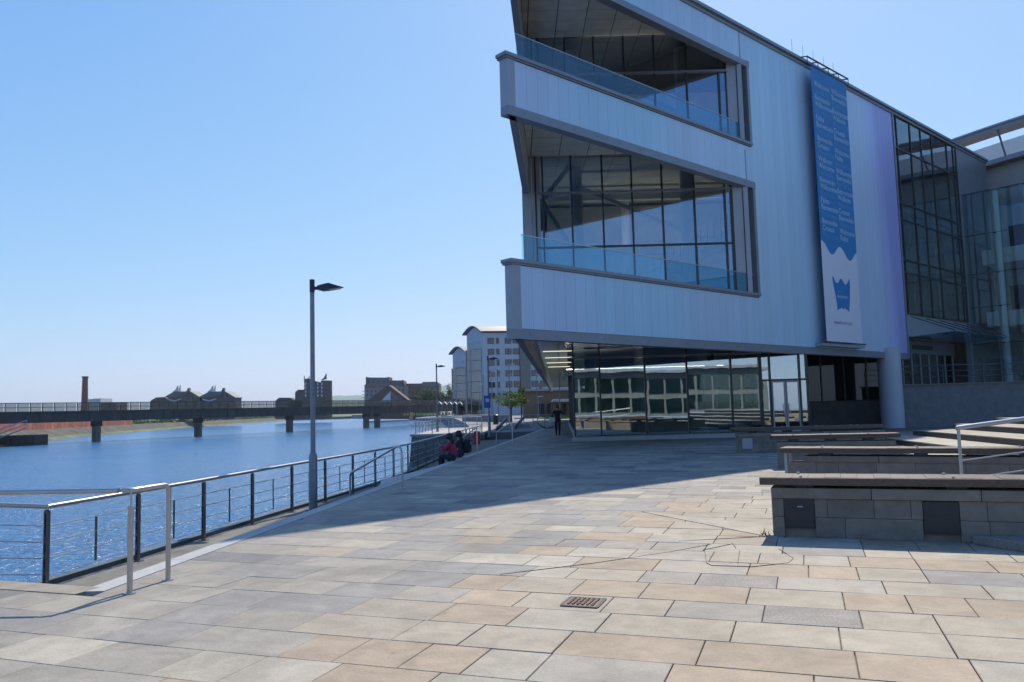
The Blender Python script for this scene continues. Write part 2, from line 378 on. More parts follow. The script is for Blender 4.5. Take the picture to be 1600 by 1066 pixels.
for poly, mi, _, c in slabs[300:]: add_slab(b, poly, mi, c, c.y < 14)
me = bpy.data.meshes.new('far_paving_slabs'); me.from_pydata([tuple(q) for q in b.v], [], b.f)
for q in M_slab: me.materials.append(q)
me.polygons.foreach_set('material_index', b.m)
o = bpy.data.objects.new('far_paving_slabs', me); col.objects.link(o); o.parent = pave; tag(o, kind='stuff')
# pale worn wedge beside the bench and small chips of fallen mortar
b = MB(); w = [atZ(1003, 800), atZ(1215, 822), atZ(1215, 842)]
b.prism([(p.x, p.y) for p in w], -.01, .006); b.build('pale_stone_wedge', M_slab[2], pave)

# old cut joints wandering across the slabs
for ln in ([(781, 898), (930, 880), (1052, 862), (1110, 851)], [(1101, 861), (1104, 880), (1112, 884), (1175, 886), (1232, 880), (1240, 873), (1217, 858)], [(1156, 860), (1153, 881)], [(1098, 860), (1145, 850), (1150, 857)], [(1060, 846), (1205, 838)]):
    b = MB(); P = [atZ(x, y) for x, y in ln]
    for p, q in zip(P[:-1], P[1:]):
        d = (q - p).normalized(); n_ = Vector((-d.y, d.x, 0)) * random.uniform(.0018, .0035); b.hexa([p - n_ + Vector((0, 0, -.01)), q - n_ + Vector((0, 0, -.01)), q + n_ + Vector((0, 0, -.01)), p + n_ + Vector((0, 0, -.01)), p - n_ + Vector((0, 0, .005)), q - n_ + Vector((0, 0, .005)), q + n_ + Vector((0, 0, .005)), p + n_ + Vector((0, 0, .005))])
    b.build('cut_joint', M_bed, pave)

# manhole cover
mc = atZ(912, 942); b = MB(); ang = -R(20)
b.box((mc.x, mc.y, .003), (.27, .27, .012), ang)
mh = thing('manhole_cover', 'small square rusty brown inspection cover set in the sunlit tan paving', 'manhole cover', (mc.x, mc.y, 0))
M_rust = mat('rusty_iron', (.17, .12, .10), .7, .3, .35, 30, .6, 80)
b.build('plate', M_rust, mh); b = MB()
for i in range(6):
    for j in range(6):
        q = Vector((mc.x, mc.y, .012)) + Matrix.Rotation(ang, 3, 'Z') @ Vector(((i - 2.5) * .04, (j - 2.5) * .04, 0)); b.box(q, (.022, .022, .012), ang + (.5 if (i + j) % 2 else 0))
b.build('tread_pattern', M_rust, mh); b = MB()
for sx, sy, lx, ly in ((0, .148, .31, .025), (0, -.148, .31, .025), (.148, 0, .025, .27), (-.148, 0, .025, .27)):
    q = Vector((mc.x, mc.y, .004)) + Matrix.Rotation(ang, 3, 'Z') @ Vector((sx, sy, 0)); b.box(q, (lx, ly, .010), ang)
b.build('frame', M_dark, mh)

# pale kerb along the river edge, in separate stones
kerb = thing('river_kerb', 'pale granite kerb edging the paving along the river ledge', 'kerb', (KX(20), 20, 0))
Y = 7.62
while Y < 62:
    Y2 = Y + random.uniform(1.1, 1.6); g = .004
    wd = .24
    b = MB(); b.prism([(KX(Y + g) - wd, Y + g), (KX(Y + g), Y + g), (KX(Y2 - g), Y2 - g), (KX(Y2 - g) - wd, Y2 - g)], -.62, .004)
    b.build('kerb_stone', M_kerb, kerb); Y = Y2
# the curved seat bulge further along
bul = [(KX(17.5) - .24, 17.5), (KX(19) - .62, 19.2), (KX(20.6) - .42, 20.8), (KX(23) - .26, 23), (KX(23) - .245, 23), (KX(17.5) - .245, 17.5)]
MB().prism(bul, -.6, .006).build('curved_kerb_stone', M_kerb, kerb)
# buff coping turning left
bc = thing('buff_coping', 'buff stone coping edging the paving where it turns towards the river', 'coping', tuple(guv(-6.5, V0 + .15)))
u = -6.42
while u > -13:
    u2 = u - random.uniform(1.0, 1.4)
    p = [guv(u - .004, V0 + .01), guv(u2 + .004, V0 + .01), guv(u2 + .004, V0 + .3), guv(u - .004, V0 + .3)]
    MB().prism([(q.x, q.y) for q in p], -.62, .005).build('coping_stone', M_buff, bc); u = u2
# ledge below, quay wall
RAIL = [(-6.09, 10.44), (-5.62, 13.3), (-5.25, 16.1), (-4.93, 18.3), (-4.43, 21.3), (-3.91, 24.8), (-3.62, 27.4), (-3.36, 32.5), (-3.0, 40), (-2.57, 50.5), (-2.4, 57)]
def rail_x(Y):
    for a, c in zip(RAIL[:-1], RAIL[1:]):
        if Y <= c[1]: return a[0] + (c[0] - a[0]) * (Y - a[1]) / (c[1] - a[1])
    return RAIL[-1][0]
LZ = -.55
led = [(x - .28, y) for x, y in RAIL] + [(KX(57) - .1, 57), (KX(7.7) - .1, 7.7), tuple(guv(-6.4, V0 + .1).to_2d()), tuple(guv(-13, V0 + .1).to_2d()), (-9.6, 9.05)]
o = MB().prism(led, -5, LZ).build('ledge', [M_ledge]); tag(o, kind='structure')
b = MB(); out = [(x - .28, y) for x, y in RAIL]; inn = [(x + .02, y) for x, y in RAIL]
for i in range(len(RAIL) - 1):
    b.prism([out[i], out[i + 1], (out[i + 1][0] + .14, out[i + 1][1]), (out[i][0] + .14, out[i][1])], LZ - .3, LZ + .06)
b.build('ledge_upstand', M_quay, o)
b = MB()
stp = [(KX(Y) - .24, Y) for Y in (7.8, 17, 30, 57)] + [(KX(Y) - .24 - .75, Y) for Y in (57, 30, 17, 8.5)]
b.prism(stp, LZ - .2, -.29); b.build('intermediate_step', M_buff, o)
# ------------------------------------------------------------------ river railing
rr = thing('river_railing', 'dark railing with stainless handrail and thin bars along the lower river ledge', 'railing', (-6.09, 10.44, LZ))
RZ = LZ + 1.05
def arc_pts(step, y0, y1):
    pts = []; Y = y0
    while Y < y1:
        pts.append((rail_x(Y), Y)); Y += step
    return pts
posts = arc_pts(1.86, 10.44, 57)
for x, y in posts:
    b = MB(); rz = -.14
    b.box((x, y, LZ + .5), (.014, .06, 1.0), rz); b.box((x + .035, y, LZ + .5), (.014, .06, 1.0), rz); b.box((x + .017, y, LZ + .006), (.14, .12, .012), rz); b.box((x + .017, y, LZ + .985), (.03, .05, .06), rz)
    b.build('post', M_postm, rr)
for x, y in arc_pts(1.86, 11.37, 40):
    MB().box((x + .017, y, LZ + .5), (.012, .04, .62), -.14).build('short_post', M_postm, rr)
for zz in (.19, .395, .6, .805):
    MB().tube([(x + .017, y, LZ + zz) for x, y in [(rail_x(y), y) for y in [10.44 + 1.1 * i for i in range(42)]]], .0075, 6).build('bar', M_steel, rr)
MB().tube([(rail_x(y) + .017, y, RZ) for y in [10.44 + .8 * i for i in range(59)]], .032, 10).build('handrail', M_steel, rr, smooth=True)
# the section turning up the ramp on the left
rl = thing('ramp_railing', 'railing section climbing the ramp away from the corner post of the river railing', 'railing', (-7.5, 9.7, LZ))
A = Vector((-6.13, 10.44, 0)); B = Vector((-9.2, 8.80, .42))
for k in (.62, 1.0):
    p = A.lerp(B, k); MB().box((p.x, p.y, p.z + LZ + .5), (.05, .06, 1.0), .5).build('post', M_postm, rl)
for zz in (.19, .395, .6, .805): MB().tube([A + Vector((0, 0, LZ + zz)), B + Vector((0, 0, LZ + zz))], .0075, 6).build('bar', M_steel, rl)
MB().tube([A + Vector((.06, .03, RZ)), B + Vector((0, 0, RZ))], .032, 10).build('handrail', M_steel, rl, smooth=True)
o = MB().hexa([(-6.2, 10.75, -5), (-6.35, 9.9, -5), (-9.4, 8.2, -5), (-9.6, 9.05, -5), (-6.2, 10.75, LZ + .002), (-6.35, 9.9, LZ + .002), (-9.4, 8.2, -.13), (-9.6, 9.05, -.13)]).build('ramp', M_ledge); tag(o, kind='structure')

# stair handrails (bent stainless tubes)
def hand(name, label, tubes, base, legs=()):
    t = thing(name, label, 'handrail', base)
    for pts in tubes: MB().tube(pts, .024, 10).build('tube', M_steel, t, smooth=True)
    for p in legs: MB().tube([(p[0], p[1], p[2]), (p[0], p[1], p[2] + .012)], .055, 14).build('foot_plate', M_steel, t)
    return t
def bend(a, b, c, r=.09, n=6):                  # rounded corner at b
    d1 = (a - b).normalized(); d2 = (c - b).normalized(); out = []
    for i in range(n + 1):
        w = i / n; p0 = b + d1 * r; p1 = b + d2 * r; out.append(p0 * (1 - w) ** 2 + b * (2 * w * (1 - w)) + p1 * w ** 2)
    return out
pA = Vector((-3.47, 8.05, 0)); pB = Vector((-3.58, 7.49, 0)); hz = .94
top = pA + Vector((0, 0, hz)); tB = pB + Vector((0, 0, hz)); tC = Vector((-7.4, 7.72, hz + .02))
hl = hand('stair_handrail', 'shiny stainless handrail with two legs on the sunlit paving above the ledge', [[pA] + bend(pA, top, tB) + bend(top, tB, tC, .12) + [tC]], pA, (pA, pB))
MB().tube([pB, pB + Vector((0, 0, .80))], .026, 12).build('leg', M_steel, hl, smooth=True)
MB().tube([pB + Vector((0, 0, .80)), pB + Vector((0, 0, hz))], .009, 8).build('pin', M_steel, hl)
pC = Vector((-5.6, 7.62, 0)); MB().tube([pC, pC + Vector((0, 0, hz))], .024, 10).build('leg', M_steel, hl, smooth=True)
def hoop(pu, pl, hu, hl_, label):
    tu = pu + Vector((0, 0, hu)); tl = pl + Vector((0, 0, hl_))
    hand('stair_handrail', label, [[pl] + bend(pl, tl, tu, .12) + bend(tl, tu, pu, .28) + [pu]], pl, (pu, pl))
pu = atZ(625, 765, 0); pl = atZ(547, 769, LZ)
pl = Vector((-3.95, 19.2, LZ)); pu = Vector((-2.38, 16.9, 0)); 
hoop(pu, pl, .93, .72, 'bent stainless handrail on the short steps beside the lamp post')
hoop(Vector((-1.32, 28.2, 0)), Vector((-2.3, 33.5, LZ)), 1.0, .9, 'bent stainless handrail behind the two seated people')
hoop(Vector((-.1, 37.2, 0)), Vector((-.95, 42, LZ)), 1.0, .95, 'bent stainless handrail beside the red lifebelt cabinet')

# ------------------------------------------------------------------ lamp posts
def make_lamp(label, h=5.25, dirx=1):
    t = thing('lamp_post', label, 'lamp post', (0, 0, 0), 'tall promenade lamp posts')
    MB().tube([(0, 0, 0), (0, 0, .02)], .17, 16).build('base_plate', M_lamp, t)
    MB().tube([(0, 0, .02), (0, 0, 1.2), (0, 0, 1.26), (0, 0, 1.3)], [.095, .095, .08, .058], 16).build('base_column', M_lamp, t, smooth=True)
    MB().tube([(0, 0, 1.3), (0, 0, h - .2)], [.056, .05], 14).build('pole', M_lamp, t, smooth=True)
    MB().tube([(0, 0, h - .3), (0, 0, h)], .058, 14).build('cap', M_dark, t, smooth=True)
    b = MB(); d = dirx
    b.hexa([(d * .04, -.03, h - .24), (d * .16, -.03, h - .24), (d * .16, .03, h - .24), (d * .04, .03, h - .24), (d * .04, -.03, h - .17), (d * .16, -.03, h - .17), (d * .16, .03, h - .17), (d * .04, .03, h - .17)])
    b.build('bracket', M_dark, t)
    prof = [(.12, -.24, -.15), (.24, -.27, -.125), (.40, -.25, -.10), (.58, -.225, -.16), (.72, -.20, -.19)]; wid = [.05, .11, .15, .12, .05]
    b = MB(); rings = []
    for (x, z0, z1), w in zip(prof, wid):
        i = len(b.v); rings.append(i); b.v += [Vector((d * x, -w, h + z0)), Vector((d * x, w, h + z0)), Vector((d * x, w * .75, h + z1)), Vector((d * x, -w * .75, h + z1))]
    for a, c in zip(rings[:-1], rings[1:]):
        for k in range(4): b.f.append((a + k, a + (k + 1) % 4, c + (k + 1) % 4, c + k)); b.m.append(0)
    b.f.append(tuple(rings[0] + k for k in range(4))); b.m.append(0); b.f.append(tuple(rings[-1] + k for k in range(4))); b.m.append(0)
    hd = b.build('lamp_head', M_dark, t, smooth=False)
    MB().hexa([(d * .42, -.10, h - .262), (d * .66, -.06, h - .228), (d * .66, .06, h - .228), (d * .42, .10, h - .262), (d * .42, -.10, h - .25), (d * .66, -.06, h - .215), (d * .66, .06, h - .215), (d * .42, .10, h - .25)]).build('lens', M_white, hd)
    return t
lamp = make_lamp('tall grey lamp post with flat dark head standing on the ledge inside the river railing')
lamp.location = (-4.58, 18.2, LZ)
copy_tree(lamp, (-5.95, 62, 0), 0, 'lamp post on the projecting concrete platform over the river')
l3 = copy_tree(lamp, (-1.62, 52, LZ + .4), 0, 'lamp post carrying a small blue sign beyond the red lifebelt cabinet')
b = MB(); p = atY(761.5, 628, 51.9); b.box(p, (.42, .03, .8))
sg = b.build('street_sign', mat('blue_sign', (.02, .12, .45), .4), None, p); tag(sg, 'small blue and white panel fixed to a promenade lamp post', 'sign')
b = MB(); b.box((p.x, p.y - .017, p.z + .1), (.22, .01, .22)); b.build('white_symbol', M_white, sg)

# ------------------------------------------------------------------ platform over the river
plat = thing('river_platform', 'concrete platform jutting over the river with pale top and dark weedy wall', 'platform', (-5, 60, 0))
pp = [(-7.3, 56.4), (-2.2, 56.4), (-2.2, 74), (-6.9, 74)]
MB().hexa([(-7.7, 56.2, -5), (-2.1, 56.2, -5), (-2.1, 74, -5), (-7.3, 74, -5), (-7.25, 56.4, -.16), (-2.1, 56.4, -.16), (-2.1, 74, -.16), (-6.9, 74, -.16)]).build('wall', mat('weedy_wall', (.20, .215, .23), .85, 0, .25, .7, .3, 12, dark=(.04, .05, .03), stretch=(1, 1, 2.5)), plat)
MB().prism([(-7.35, 56.3), (-2.1, 56.3), (-2.1, 74), (-7.0, 74)], -.156, 0).build('deck', M_kerb, plat)
pr = thing('platform_railing', 'stainless railing round the edge of the projecting river platform', 'railing', (-7.1, 57, 0))
path = [(-2.3, 56.8), (-7.0, 56.8), (-6.75, 73.5), (-2.3, 73.5)]
for (a, c), n in zip(zip(path[:-1], path[1:]), (4, 9, 4)):
    a, c = Vector((*a, 0)), Vector((*c, 0))
    for i in range(n + (1 if c.y > 73 and a.y > 73 else 0)):
        q = a.lerp(c, i / n); MB().tube([q, q + Vector((0, 0, 1.08))], .035, 8).build('post', M_steel, pr)
    for zz in (.3, .55, .8): MB().tube([a + Vector((0, 0, zz)), c + Vector((0, 0, zz))], .012, 6).build('bar', M_steel, pr)
    MB().tube([a + Vector((0, 0, 1.1)), c + Vector((0, 0, 1.1))], .04, 8).build('handrail', M_steel, pr)
# stairs with solid pale parapets beyond
for k, (px0, y0, px1, y1, YY) in enumerate(((773, 670, 791, 652, 62), (800, 668, 818, 650, 66))):
    a = atY(px0, y0, YY); c = atY(px1, y1, YY + 5)
    t = thing('stair_parapet', ('sloping pale stair handrail panel next to the river platform', 'sloping pale stair handrail panel nearer the paved walkway')[k], 'handrail', (a.x, a.y, -.3))
    MB().hexa([(a.x, a.y, a.z - .25), (c.x, c.y, c.z - .25), (c.x + .1, c.y, c.z - .25), (a.x + .1, a.y, a.z - .25), (a.x, a.y, a.z), (c.x, c.y, c.z), (c.x + .1, c.y, c.z), (a.x + .1, a.y, a.z)]).build('sloping_panel', M_kerb, t)
    for w in (.05, .95):
        q = a.lerp(c, w); MB().tube([(q.x + .05, q.y, -.6), (q.x + .05, q.y, q.z - .2)], .04, 8).build('post', M_steel, t)
    b = MB()
    for i in range(6):
        b.box((a.x + .8, YY + i * .5, -.5 + i * .09), (1.5, .5, .18 * (i + 1) * .5 + .1))
    b.build('steps', M_kerb, t)
# red lifebelt cabinet
p = atZ(763, 697, 0); p = Vector((-1.15, 35.4, LZ)); t = thing('lifebelt_cabinet', 'red lifebelt cabinet on a post behind the river railing', 'cabinet', tuple(p))
M_red = mat('red_paint', (.42, .02, .03), .45, 0, .1)
x0 = -1.75; p = Vector((x0, 37.2, LZ))
MB().box((x0, 37.2, LZ + .85), (.30, .2, .62)).build('box', M_red, t, bevel=.02); MB().box((x0, 37.09, LZ + .85), (.24, .02, .54)).build('door', M_red, t); MB().tube([(x0, 37.2, LZ), (x0, 37.2, LZ + .54)], .04, 8).build('post', M_postm, t)

# ------------------------------------------------------------------ the concert hall extension
hall = thing('concert_hall', 'angular concert hall wing with shimmering pale cladding, deep terraces and pointed prow', 'building', tuple(P0))
TE, T1, T2, TEND = 14.6, 30.25, 40.4, 46.2
YG = 34.6                                         # plane of the terrace glazing
RD = .06                                          # drift of the river side (dx per dy)
def rx(Y, base=0): return .06 + base + RD * (Y - 25)
b = MB()
b.fbox(TE + .02, T1, -.32, -.05, 3.82, 18.3)
fac = b.build('facade', M_grey, hall)
for z0, z1 in ((3.82, 6.2), (11.12, 13.0), (16.72, 18.3)): MB().fbox(.02, TE + .018, -.32, -.05, z0, z1).build('band_wall', M_grey, fac)
MB().fbox(T2, TEND, -.3, 0, 2.3, 18.25).build('end_wall', M_grey, hall)
# cladding strips, one object each
def strip(t0, t1, z0, z1): MB().fbox(t0 + .0035, t1 - .0035, -.05, 0, z0, z1).build('panel', M_clad, fac)
nb = 28; w = (TE - .36) / nb
for i in range(nb):
    for z0, z1 in ((4.14, 6.17), (11.42, 12.97), (16.98, 18.2)): strip(.36 + i * w, .36 + (i + 1) * w, z0, z1)
w = (T1 - TE) / 31
for i in range(31): strip(TE + i * w, TE + (i + 1) * w, 4.14, 18.2)
b = MB()
for z0, z1 in ((3.8, 4.12), (11.1, 11.4), (16.7, 16.96)):
    MB().fbox(0, TE if z0 > 5 else T1, -.34, .03, z0, z1).build('fascia', M_grey, fac)
for z0, z1 in ((6.19, 6.36), (12.99, 13.16)):
    lc_ = MB().fbox(-.12, TE + .1, -.4, .10, z0 + .06, z1).build('ledge_cap', M_grey, fac); MB().fbox(-.06, TE + .05, -.4, .05, z0, z0 + .058).build('ledge_drip', M_grey, fac)
for z0, z1 in ((4.122, 6.188), (11.402, 12.988), (16.962, 18.2)): MB().fbox(0, .352, -.34, .012, z0, z1).build('prow_trim', M_lgrey, fac)
b = MB()
for z0, z1 in ((6.36, 11.1), (13.16, 16.7)): b.fbox(TE - .004, TE + .18, -.9, .02, z0, z1)
for z0 in (11.1, 16.7): b.fbox(TE + .001, TE + .22, -.3, .024, z0 - .02, z0 + .3)
b.build('jamb', M_grey, fac)
b = MB(); b.fbox(-.15, TEND + .1, -.5, .16, 18.36, 18.5); b.fbox(-.1, TEND, -.5, .06, 18.2, 18.358); b.build('roof_edge', M_grey, fac)
# rivets on the fascias
b = MB()
for z in (3.96, 11.25):
    for i in range(12):
        p = fc(.7 + i * 1.2, .03, z); b.tube([p, p + FN * .01], .018, 6)
b.build('bolts', M_dark, fac)
# river-side downstand beams, tiled inside
E_ = 35.2
for z0, z1 in ((3.8, 6.3), (11.1, 13.1), (16.7, 18.3)):
    yb = 110 if z0 < 4 else E_ + .1
    b = MB(); b.hexa([(rx(25.1) + .02, 25.1, z0), (rx(25.1) + .26, 25.1 + .2, z0), (rx(yb) + .26, yb, z0), (rx(yb) + .02, yb, z0), (rx(25.1) + .02, 25.1, z1), (rx(25.1) + .26, 25.3, z1), (rx(yb) + .26, yb, z1), (rx(yb) + .02, yb, z1)])
    sb = b.build('side_beam', M_grey, hall)
    if z0 > 4:
        Y = 25.9
        while Y < YG - .1:
            Y2 = min(Y + 1.15, YG)
            for k in range(4):
                za = z0 + .03 + k * (z1 - z0 - .06) / 4; zb = za + (z1 - z0 - .06) / 4
                MB().hexa([(rx(Y) + .262, Y + .01, za), (rx(Y) + .29, Y + .01, za), (rx(Y2) + .29, Y2 - .01, za), (rx(Y2) + .262, Y2 - .01, za), (rx(Y) + .262, Y + .01, zb - .02), (rx(Y) + .29, Y + .01, zb - .02), (rx(Y2) + .29, Y2 - .01, zb - .02), (rx(Y2) + .262, Y2 - .01, zb - .02)]).build('tile', M_tile, sb)
            Y = Y2
# floors, ceilings and body
tri = lambda s: [(rx(25.6) + .3, 25.75), tuple(fc(TE, -.36, 0).to_2d()), (10.7, YG + .05), (rx(YG) + .25, YG + .05)]
for z0, z1, tz in ((5.9, 6.18, None), (12.75, 12.98, 12.75), (18.22, 18.34, 18.22)):
    b = MB(); b.prism(tri(0), z0 + (.05 if tz else 0), z1); sl = b.build('terrace_slab', M_dark if tz else M_intd, hall)
    if tz:
        poly = [(rx(25.6) + .35, 25.8), (10.25, YG + .03), (rx(YG) + .3, YG + .03)]
        for i in range(9):
            for j in range(11):
                q = [(-.2 + i * 1.25 + .02, 25 + j * .9 + .02), (-.2 + i * 1.25 + 1.23, 25 + j * .9 + .02), (-.2 + i * 1.25 + 1.23, 25 + j * .9 + .88), (-.2 + i * 1.25 + .02, 25 + j * .9 + .88)]
                for a in range(3):
                    p1, p2 = poly[a], poly[(a + 1) % 3]; e = Vector((p2[0] - p1[0], p2[1] - p1[1])); n_ = Vector((-e.y, e.x)); q = clip(q, p1[0], p1[1], n_.x, n_.y) if q else q
                if q and len(q) >= 3: MB().prism(q, tz + .018, tz + .045).build('ceiling_tile', M_tile, sl)
body = [(rx(YG), YG + .3), (10.9, YG + .3), tuple(fc(T1, -.34, 0).to_2d()), tuple(fc(TEND, -.34, 0).to_2d()), (30, 90), (rx(110), 110)]
MB().prism([(P0.x + .02, 25.08)] + [tuple(fc(TEND, -.3, 0).to_2d()), (30, 90), (rx(110), 110)], 18.345, 18.46).build('roof', M_dark, hall)
for z0, z1 in ((5.75, 6.15), (12.7, 12.95)): MB().prism(body, z0, z1).build('floor_slab', M_inter, hall)
so_poly = [(P0.x + .25, 25.35), tuple(fc(T1, -.35, 0).to_2d()), (26, 60), (30, 90), (rx(110) + .2, 110)]
MB().prism(so_poly, 4.36, 4.46).build('soffit', M_soff, hall)
# rear and river walls keep the inside dark
def rwall(y0, y1, z0, z1, x0, x1, nm, m_, par): return MB().hexa([(rx(y0) + x0, y0, z0), (rx(y0) + x1, y0, z0), (rx(y1) + x1, y1, z0), (rx(y1) + x0, y1, z0), (rx(y0) + x0, y0, z1), (rx(y0) + x1, y0, z1), (rx(y1) + x1, y1, z1), (rx(y1) + x0, y1, z1)]).build(nm, m_, par)
rw = rwall(44, 110, 6.3, 18.3, -.02, .18, 'river_wall', M_lgrey, hall); rwall(YG + .06, YG + .6, 6.3, 18.3, -.02, .18, 'river_wall_end', M_lgrey, hall)
for k in range(6):                                # river side is glazed floor to ceiling
    y0 = YG + .62 + k * 1.46
    for z0, z1 in ((6.3, 9.5), (9.55, 12.68), (13.0, 15.6), (15.65, 18.25)): rwall(y0 + .02, y0 + 1.42, z0, z1, .07, .085, 'pane', M_clear, rw)
    rwall(y0 + 1.42, y0 + 1.48, 6.3, 18.25, .02, .14, 'mullion', M_frame, rw)
MB().box((10.7, 43, 9.4), (17.2, .3, 6.2)).build('inner_wall', M_intd, hall); MB().box((9.7, 41.5, 15.6), (15.2, .3, 5.2)).build('inner_wall', M_intd, hall)
MB().box((14, 60, 2.2), (17, .3, 4.3)).build('inner_wall', M_intd, hall)
# glazing of the two terraces
def glazing(name, xs, zs, Y, mg, x_end=None, depth=.12, mw=.07, skip=()):
    g = MB().box(((xs[0] + xs[-1]) / 2, Y + .02, zs[0] - .05), (xs[-1] - xs[0], .16, .1)).build(name, M_grey, hall)
    for x in xs: MB().box((x, Y, (zs[0] + zs[-1]) / 2), (mw, depth, zs[-1] - zs[0])).build('mullion', M_frame, g)
    for z in zs[1:-1]:
        MB().box(((xs[0] + xs[-1]) / 2, Y - .01, z), (xs[-1] - xs[0], depth + .03, .09 if z > 10.5 else .06)).build('transom', M_grey if z > 10.5 else M_frame, g)
    for xa, xb in zip(xs[:-1], xs[1:]):
        for za, zb in zip(zs[:-1], zs[1:]):
            if (xa, za) in skip: continue
            ya = random.uniform(-.006, .006); yb = random.uniform(-.006, .006); p = mw / 2; q = .046
            MB().hexa([(xa + p, Y + .03 + ya, za + q), (xb - p, Y + .03 + yb, za + q), (xb - p, Y + .042 + yb, za + q), (xa + p, Y + .042 + ya, za + q), (xa + p, Y + .03 - yb, zb - q), (xb - p, Y + .03 - ya, zb - q), (xb - p, Y + .042 - ya, zb - q), (xa + p, Y + .042 - yb, zb - q)]).build('pane', mg, g)
    return g
glazing('terrace_glazing', [1.22, 1.54, 2.81, 4.18, 5.48, 6.82, 8.23, 9.58, 9.86], [6.3, 8.62, 11.06, 12.74], YG, M_gl)
glazing('terrace_glazing', [1.22, 1.5, 2.7, 4.0, 5.35, 6.70, 8.14, 9.58, 9.92], [13.1, 16.45, 18.2], YG, M_gl)
b = MB()
for z0, z1 in ((6.2, 12.74), (13.0, 18.2)):
    for k in range(2): b.box((rx(YG) + .24 + k * .36, YG + .02, (z0 + z1) / 2), (.34, .1, z1 - z0))
b.build('end_panel', M_lgrey, hall)
b = MB()
for z0, z1 in ((6.2, 12.74), (13.0, 18.2)):
    b.box((10.13, YG - .02, (z0 + z1) / 2), (.42, .1, z1 - z0)); b.box((10.47, YG - .10, (z0 + z1) / 2), (.2, .1, z1 - z0))
b.build('end_panel', M_lgrey, hall)
# glass balustrades on the ledge caps
for z in (6.36, 13.16):
    bl = MB().fbox(.6, TE - .03, -.20, -.16, z, z + .05).build('balustrade', M_grey, hall)
    n = 12; w = (TE - .66) / n
    for i in range(n): MB().fbox(.62 + i * w + .005, .62 + (i + 1) * w - .005, -.189, -.171, z + .05, z + .86).build('pane', M_bal, bl)
    MB().fbox(.6, TE - .03, -.197, -.163, z + .862, z + .89).build('handrail', M_steel, bl)
# inside: columns, braces, beams, stair
def cyl(x, y, z0, z1, r, m_, nm): MB().tube([(x, y, z0), (x, y, z1)], r, 16).build(nm, m_, hall, smooth=True)
for x in (3.15, 8.3): 
    cyl(x, 36.3, 6.15, 12.7, .30, M_inter, 'column'); cyl(x, 36.3, 12.95, 18.3, .30, M_inter, 'column')
cyl(6.1, 41, 6.15, 12.7, .22, M_inter, 'column')
b = MB(); b.tube([(1.5, 35.5, 11.0), (3.2, 35.7, 8.2)], .11, 8); b.tube([(1.5, 35.5, 10.9), (2.9, 35.7, 12.7)], .11, 8); b.tube([(3.2, 37.5, 12.2), (10, 39, 9.6)], .13, 8); b.tube([(4.5, 38, 7), (11, 39, 10.2)], .13, 8); b.tube([(3.0, 35.8, 17.8), (9.8, 36.5, 14.4)], .12, 8)
b.tube([(5, 36, 6.6), (11, 37, 9.3)], .10, 8)
b.build('brace', M_inter, hall)
b = MB(); b.box((6.5, 39.5, 9.35), (9, .3, .42)); b.box((6.5, 39.5, 12.2), (9, .3, .5)); b.build('beam', M_inter, hall)
b = MB()
for i in range(9):
    b.box((6.2 + i * .48, 38.2, 7.0 + i * .29), (.62, 1.3, .34))
st = b.build('stair', M_inter, hall); b = MB()
for i in range(14): b.tube([(6.2 + i * .33, 37.6, 7.1 + i * .2), (6.2 + i * .33, 37.6, 8.1 + i * .2)], .015, 5)
b.build('stair_balusters', M_dark, st)
MB().box((2.5, 35.6, 7.3), (1.3, .1, 1.7)).build('notice_board', M_inter, hall); MB().box((2.5, 35.53, 7.25), (.95, .03, 1.25)).build('notice_panel', M_blueb, hall)
# ground floor glazing
YS = 37.5
gx = [2.84, 4.08, 6.21, 8.19, 10.26, 11.6]
g = glazing('shopfront_glazing', gx, [.22, 3.88, 4.36], YS, M_glg)
g2 = glazing('entrance_glazing', [11.68, 12.1, 13.5, 13.85], [.22, 2.62, 4.36], YS + .05, M_glg, skip=((12.1, .22),))
for k in range(2):
    xa = 12.16 + k * .66
    d_ = MB().box((xa + .03, YS + .05, 1.4), (.06, .06, 2.4)).box((xa + .6, YS + .05, 1.4), (.06, .06, 2.4)).box((xa + .315, YS + .05, .24), (.51, .06, .1)).box((xa + .315, YS + .05, 2.56), (.51, .06, .08)).build('door', M_lgrey, hall)
    MB().box((xa + .315, YS + .06, 1.4), (.5, .02, 2.2)).build('pane', M_glg, d_); MB().tube([(xa + (.52 if k == 0 else .11), YS - .03, 1.0), (xa + (.52 if k == 0 else .11), YS - .03, 1.5)], .015, 6).build('handle', M_steel, d_)
MB().hexa([(2.7, YS - .16, 0), (11.65, YS - .16, 0), (11.65, YS + .3, 0), (2.7, YS + .3, 0), (2.7, YS - .12, .165), (11.65, YS - .12, .165), (11.65, YS + .3, .165), (2.7, YS + .3, .165)]).build('plinth', M_kerb, hall)
MB().box((12.8, YS + .05, .08), (2.26, .4, .16)).build('threshold', M_kerb, hall)
# canopy line over the shopfront
MB().box((7.2, YS - .12, 3.9), (9.0, .14, .07)).build('head_rail', M_grey, hall)
